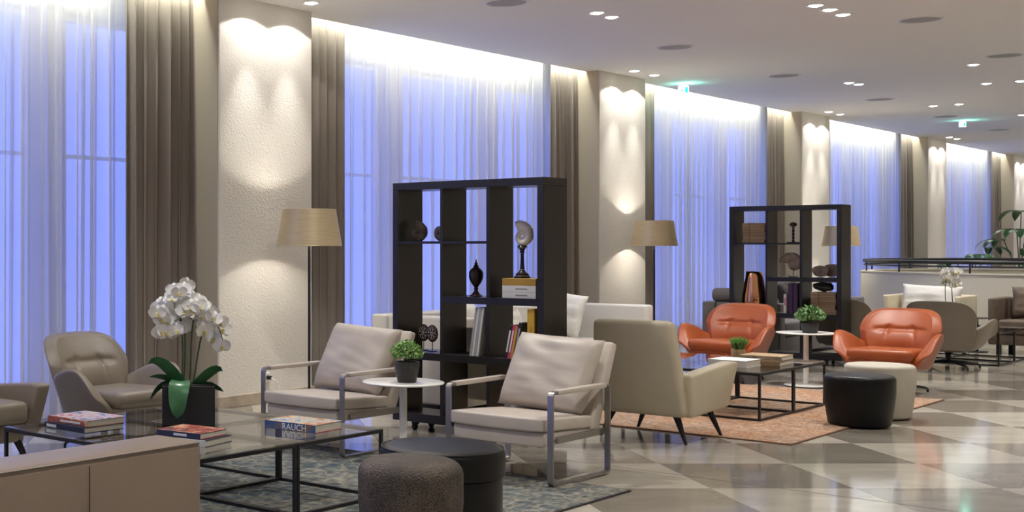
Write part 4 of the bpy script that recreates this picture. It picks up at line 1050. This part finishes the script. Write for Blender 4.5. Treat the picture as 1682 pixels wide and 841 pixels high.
g2 = 'books on the middle glass tables'
book('white slipcased book on the middle tables', (4.316, 10.243, TZ), R(-45), 0.31, 0.29, 0.055, m_wht, g2, m_wht)
book('old tan book at the bottom of the pair on the middle tables', (4.655, 10.40, TZ), R(-45), 0.31, 0.31, 0.040, M_oldbk, g2, M_oldbk)
book('old tan book on top of the pair on the middle tables', (4.650, 10.41, TZ+0.0405), R(-42), 0.33, 0.30, 0.035, M_oldbk, g2, M_agate)
# books on the near shelving unit
g3 = 'books on the near shelving unit'
z0 = 0.9905
for k, (lb, th, mc, stp) in enumerate([('white book at the bottom of the pile under the nautilus', 0.042, m_wht, [(-0.1, 0.25, 0.4, 0.6, m_ink)]), ('white book in the middle of the pile under the nautilus', 0.045, m_wht, [(-0.1, 0.25, 0.4, 0.6, m_ink)]), ('ochre book on top of the pile under the nautilus', 0.048, m_och, None)]):
    book(lb, on(L1, 1.04, 0.14, z0), -A45, 0.26, 0.22, th, mc, g3, strip=stp); z0 += th+0.0005
for k in range(4):
    book('thin grey-white book leaning on the divider, %s of four' % ['first from the left', 'second from the left', 'third from the left', 'rightmost'][k], on(L1, 0.655+0.0185*k, 0.012, 0.5765), -A45, 0.345, 0.24, 0.0175, m_wht if k % 2 else m_gry, g3, stand=True, lean=8.5)
for k, (lb, mc, th, ht) in enumerate([('black book with pale title leaning, leftmost under the white pile', m_blk, 0.024, 0.235), ('pink book leaning between the black and orange ones', m_pink, 0.020, 0.235), ('orange book leaning beside the pink one', m_orb, 0.020, 0.23), ('black and grey book leaning before the yellow one', m_blk, 0.026, 0.255)]):
    book(lb, on(L1, 0.935+[0, .025, .046, .067][k], 0.012, 0.5765), -A45, ht, 0.2, th, mc, g3, stand=True, lean=11,
         strip=[(-0.35, 0.30, 0.25, 0.75, [M_pad, M_pad, m_yel, m_gry][k])])
book('tall yellow book standing upright at the right of the shelf', on(L1, 1.115, 0.012, 0.5765), -A45, 0.345, 0.24, 0.055, m_yel, g3, stand=True, strip=[(-0.15, 0.25, 0.4, 0.6, m_och)])
g4 = 'books on the far shelving unit'
book('thin pale book standing in the middle of the far shelving unit', on(L2, 0.615, 0.02, 0.5765), -A45, 0.22, 0.18, 0.03, m_wht, g4, stand=True, strip=[(-0.3, 0.1, 0.3, 0.7, m_pink)])
book('tall dark purple book standing in the far shelving unit', on(L2, 0.665, 0.02, 0.5765), -A45, 0.345, 0.24, 0.05, m_pur, g4, stand=True)
book('tall dark purple book beside the divider of the far shelving unit', on(L2, 0.722, 0.02, 0.5765), -A45, 0.34, 0.24, 0.045, m_pur, g4, stand=True)
def bundle(label, L, x, z, w, h, d, n, seed):
    t = thing('book_bundle', label, 'book bundle', on(L, x, 0.15, z), -A45, 'tied bundles of old books'); rnd = random.Random(seed); zz = 0
    for k in range(n):
        th = h/n; j = rnd.uniform(-0.008, 0.008)
        obj('old_book', box(-w/2+j, w/2+j, -d/2+abs(j), d/2, zz, zz+th-0.001, 0.003, 1), M_oldbk, t); zz += th
    s = bmesh.new()
    for q in ((-w*0.18),):
        box(q-0.003, q+0.003, -d/2-0.004, d/2+0.004, h-0.001, h+0.003, 0, 1, s); box(q-0.003, q+0.003, -d/2-0.006, -d/2-0.002, 0.0, h+0.003, 0, 1, s)
    box(-w/2-0.01, w/2+0.01, -d/2-0.005, -d/2-0.002, h*0.5-0.003, h*0.5+0.003, 0, 1, s)
    obj('string', s, M_string, t)
bundle('tied bundle of old books on the upper left of the far shelving unit', L2, 0.27, 1.3845, 0.26, 0.235, 0.24, 6, 1)
bundle('tied bundle of tan papers on the lower right of the far shelving unit', L2, 1.04, 0.5765, 0.27, 0.25, 0.24, 9, 2)

# ------------------------------------------------------------------ curios
def spiral_shell(label, loc, rz, r, m, thick=0.55, name='ammonite', tilt=0, turns=2.3, group=None, own=True, parent=None, ribs=26):
    """coiled shell in local x/z plane"""
    b = bmesh.new(); n = int(turns*30); k = 0.26; rings = []
    thm = turns*2*PI
    for i in range(n+1):
        a = thm*i/n; rad = r*math.exp(-k*(thm-a)*0.62)*0.62; tb = rad*0.60*(1+0.05*math.sin(a*ribs/ (2*PI)*2.2))
        c = Vector((rad*math.cos(a), 0, rad*math.sin(a))); d = Vector((math.cos(a), 0, math.sin(a)))
        rings.append([b.verts.new(c+d*tb*math.cos(q)+Vector((0, 1, 0))*tb*thick*1.35*math.sin(q)) for q in frange(0, 2*PI*11/12, 12)])
    for a, c in zip(rings, rings[1:]):
        for i in range(12): b.faces.new((a[i], a[(i+1) % 12], c[(i+1) % 12], c[i]))
    b.faces.new(rings[0][::-1]); b.faces.new(rings[-1])
    if tilt: bmesh.ops.transform(b, matrix=Matrix.Rotation(R(tilt), 4, 'Y'), verts=b.verts)
    zmin = min(v.co.z for v in b.verts); bmesh.ops.translate(b, vec=(0, 0, -zmin), verts=b.verts)
    return b
ga = 'ammonite fossils on the near shelving unit'
setp(obj('ammonite', spiral_shell('', 0, 0, 0.098, M_fossil, tilt=10), M_fossil, None, on(L1, 0.118, 0.15, 1.384), -A45+R(30), smooth='all'), 'brown ribbed ammonite fossil, left of two on the top shelf', 'fossil', ga)
setp(obj('ammonite', spiral_shell('', 0, 0, 0.092, M_fossil, tilt=100), M_fossil, None, on(L1, 0.30, 0.17, 1.384), -A45-R(10), smooth='all'), 'dark ammonite fossil, right of two beside the divider on the top shelf', 'fossil', ga)
t = thing('lidded_urn', 'dark turned wooden urn with a pointed finial on the shelf', 'urn', on(L1, 0.635, 0.13, 0.9905), -A45)
obj('foot', lathe([(0.045, 0), (0.046, 0.006), (0.028, 0.018), (0.018, 0.032), (0.012, 0.045), (0.017, 0.055), (0.012, 0.064), (0.02, 0.075)], 28), M_darkwood, t, smooth=True)
obj('bowl', lathe([(0.018, 0.075), (0.034, 0.095), (0.048, 0.125), (0.051, 0.148), (0.049, 0.163)], 28), M_darkwood, t, smooth=True)
l = obj('lid', lathe([(0.051, 0.163), (0.051, 0.170), (0.042, 0.187), (0.026, 0.202), (0.018, 0.208)], 28), M_darkwood, t, smooth=True)
obj('finial', lathe([(0.016, 0.208), (0.022, 0.214), (0.014, 0.221), (0.010, 0.229), (0.013, 0.235), (0.006, 0.245), (0.003, 0.262), (0.001, 0.266)], 20), M_darkwood, l, smooth=True)
t = thing('nautilus_shell', 'pearly nautilus shell mounted on a black turned stand', 'shell', on(L1, 1.00, 0.14, 1.1275), -A45)
obj('stand', lathe([(0.055, 0), (0.055, 0.012), (0.046, 0.016), (0.044, 0.03), (0.024, 0.042), (0.017, 0.055), (0.013, 0.10), (0.011, 0.165), (0.016, 0.175), (0.014, 0.19), (0.022, 0.205), (0.034, 0.216), (0.03, 0.224), (0.006, 0.235)], 28), M_ebony, t, smooth=True)
for zz, r_ in ((0.016, 0.0475), (0.058, 0.018), (0.172, 0.0165), (0.21, 0.029)): obj('ivory_ring', lathe([(r_+0.001, zz-0.0015), (r_+0.001, zz+0.0015)], 28), M_ivory, t, smooth=True)
b = spiral_shell('', 0, 0, 0.118, M_shell, thick=0.6, tilt=-150, turns=1.9, ribs=0)
bmesh.ops.translate(b, vec=(0, 0, 0.222), verts=b.verts); obj('coiled_shell', b, M_shell, t, smooth='all')
def coral_disc(label, x, y):
    t = thing('carved_disc', label, 'ornament', on(L1, x, y, 0.5765), -A45, 'carved discs on stands')
    obj('base', lathe([(0.035, 0), (0.035, 0.006), (0.01, 0.009)], 20), M_ebony, t, smooth=True)
    obj('rod', lathe([(0.003, 0.006), (0.003, 0.07)], 8), M_ebony, t)
    d = obj('disc', lathe([(0.01, -0.010), (0.045, -0.009), (0.058, 0), (0.045, 0.009), (0.01, 0.010)], 28), M_darkwood, t, (0, 0, 0.132), (R(90), 0, 0), smooth=True); d.scale = (0.88, 1.10, 1)
    b = bmesh.new(); rnd = random.Random(int(x*100)); pts = [(0.0, 0.0)]
    # branching pale veins
    for a in frange(0, 2*PI*6/7, 7):
        p0 = Vector((0.008*math.cos(a), 0.008*math.sin(a))); p1 = Vector((0.026*math.cos(a+.2), 0.026*math.sin(a+.2)))
        segs = [(p0, p1)]
        for da in (-0.25, 0.30): segs.append((p1, Vector((0.045*math.cos(a+.1+da), 0.045*math.sin(a+.1+da)))))
        segs.append((p0, Vector((0.008*math.cos(a+2*PI/7), 0.008*math.sin(a+2*PI/7)))))
        for s0, s1 in segs: bar((s0.x, s0.y, 0.0105), (s1.x, s1.y, 0.0098), 0.0022, 0.002, bm=b)
    obj('vein_inlay', b, M_ivory, d)
coral_disc('black carved disc with pale veins on a rod, left of the pair', 0.165, 0.16); coral_disc('black carved disc with pale veins on a rod, right of the pair', 0.262, 0.13)
t = thing('small_sculpture', 'small dark twisted sculpture on the far shelving unit', 'sculpture', on(L2, 0.675, 0.15, 1.3845), -A45)
obj('base', box(-0.06, 0.06, -0.04, 0.04, 0, 0.012, 0.003, 1), M_ebony, t)
obj('stem', lathe([(0.013+0.004*math.sin(i*1.5), 0.012+i*0.0095) for i in range(19)], 14), M_ebony, t, smooth=True)
obj('knob', ellipsoid((0.0, 0, 0.213), (0.042, 0.03, 0.028)), M_darkwood, t, smooth='all')
t = thing('fossil_disc', 'large brown fossil disc on a rod in the far shelving unit', 'fossil', on(L2, 0.68, 0.14, 0.9905), -A45)
obj('base', lathe([(0.05, 0), (0.05, 0.008), (0.01, 0.011)], 24), M_ebony, t, smooth=True); obj('rod', lathe([(0.004, 0.008), (0.004, 0.10)], 8), M_ebony, t)
b = spiral_shell('', 0, 0, 0.165, M_agate, thick=0.2, tilt=40, turns=2.6); bmesh.ops.translate(b, vec=(0, 0, 0.075), verts=b.verts); obj('disc', b, M_agate, t, smooth='all')
for k, (x, y, r_, lb) in enumerate([(0.985, 0.12, 0.075, 'dark agate slice, left of the two on the far shelving unit'), (1.09, 0.18, 0.085, 'banded agate slice, right of the two on the far shelving unit')]):
    t = thing('agate_slice', lb, 'stone', on(L2, x, y, 0.9905), -A45, 'agate slices on the far shelving unit')
    obj('rest', box(-0.03, 0.03, -0.02, 0.02, 0, 0.008, 0.002, 1), M_whitepl, t)
    pl = [((r_*1.2)*math.cos(a)*(1+0.06*math.sin(3*a+k)), r_*0.9+0.006+(r_*0.9)*math.sin(a)*(1+0.05*math.cos(2*a))) for a in frange(0, 2*PI*23/24, 24)]
    obj('slice', prism(pl, 0.018, 'y', 0.003, 1), M_agate, t)
    pl = [((r_*0.45)*math.cos(a), r_*0.9+0.006+(r_*0.33)*math.sin(a)) for a in frange(0, 2*PI*19/20, 20)]
    obj('core', prism(pl, 0.020, 'y'), M_fossil, t)
t = thing('copper_vase', 'polished copper vase lamp with a slanted mouth', 'vase', on(L2, 0.235, 0.15, 0.5765), -A45)
prof = [(0.055, 0.0), (0.09, 0.012), (0.125, 0.06), (0.138, 0.12), (0.132, 0.20), (0.115, 0.30), (0.098, 0.40), (0.090, 0.47)]
b = lathe(prof, 40, cap=False)
for vt in b.verts:
    if vt.co.z > 0.3: vt.co.z += (vt.co.z-0.3)*0.9*(vt.co.x/0.1)*-0.04
bmesh.ops.remove_doubles(b, verts=b.verts, dist=1e-5)
o = obj('vase_body', b, M_copper, t, smooth='all'); sd = o.modifiers.new('wall', 'SOLIDIFY'); sd.thickness = 0.004
obj('vase_floor', lathe([(0.052, 0.001), (0.052, 0.006)], 32), M_copper, t)
rk = bmesh.new(); bmesh.ops.create_icosphere(rk, subdivisions=3, radius=1)
for vt in rk.verts:
    f = 1+0.45*noise.noise(vt.co*1.4); vt.co = Vector((vt.co.x*0.115*f, vt.co.y*0.07*f, vt.co.z*0.05*f))
zmin = min(v.co.z for v in rk.verts); bmesh.ops.translate(rk, vec=(0, 0, -zmin), verts=rk.verts)
setp(obj('rock', rk, M_rock, None, on(L2, 1.02, 0.15, 0.8305), -A45, smooth='all'), 'dark jagged rock lying on the tied paper bundle', 'stone')

# ------------------------------------------------------------------ socket on the first pillar
p = W(PIL[1]+0.58, VP, 0.22)
t = thing('wall_socket', 'white wall socket with a plug near the skirting', 'socket', p, A45)
obj('plate', box(-0.042, 0.042, -0.012, 0, -0.045, 0.045, 0.003, 1), M_whitepl, t)
obj('plug', tube([(0.01, -0.010, 0), (0.01, -0.05, 0)], [0.02, 0.016], 14), M_black, t, smooth=True)
cb = tube([W(PIL[1]+0.59, VP-0.05, 0.22), W(PIL[1]+0.62, VP-0.085, 0.19), W(PIL[1]+0.66, VP-0.085, 0.10), W(PIL[1]+0.72, VP-0.09, 0.006), W(PIL[1]+0.85, VP-0.25, 0.006)], 0.005, 8)
setp(obj('lamp_cable', cb, M_whitepl, smooth='all'), 'white cable running from the socket down to the floor', 'cable')
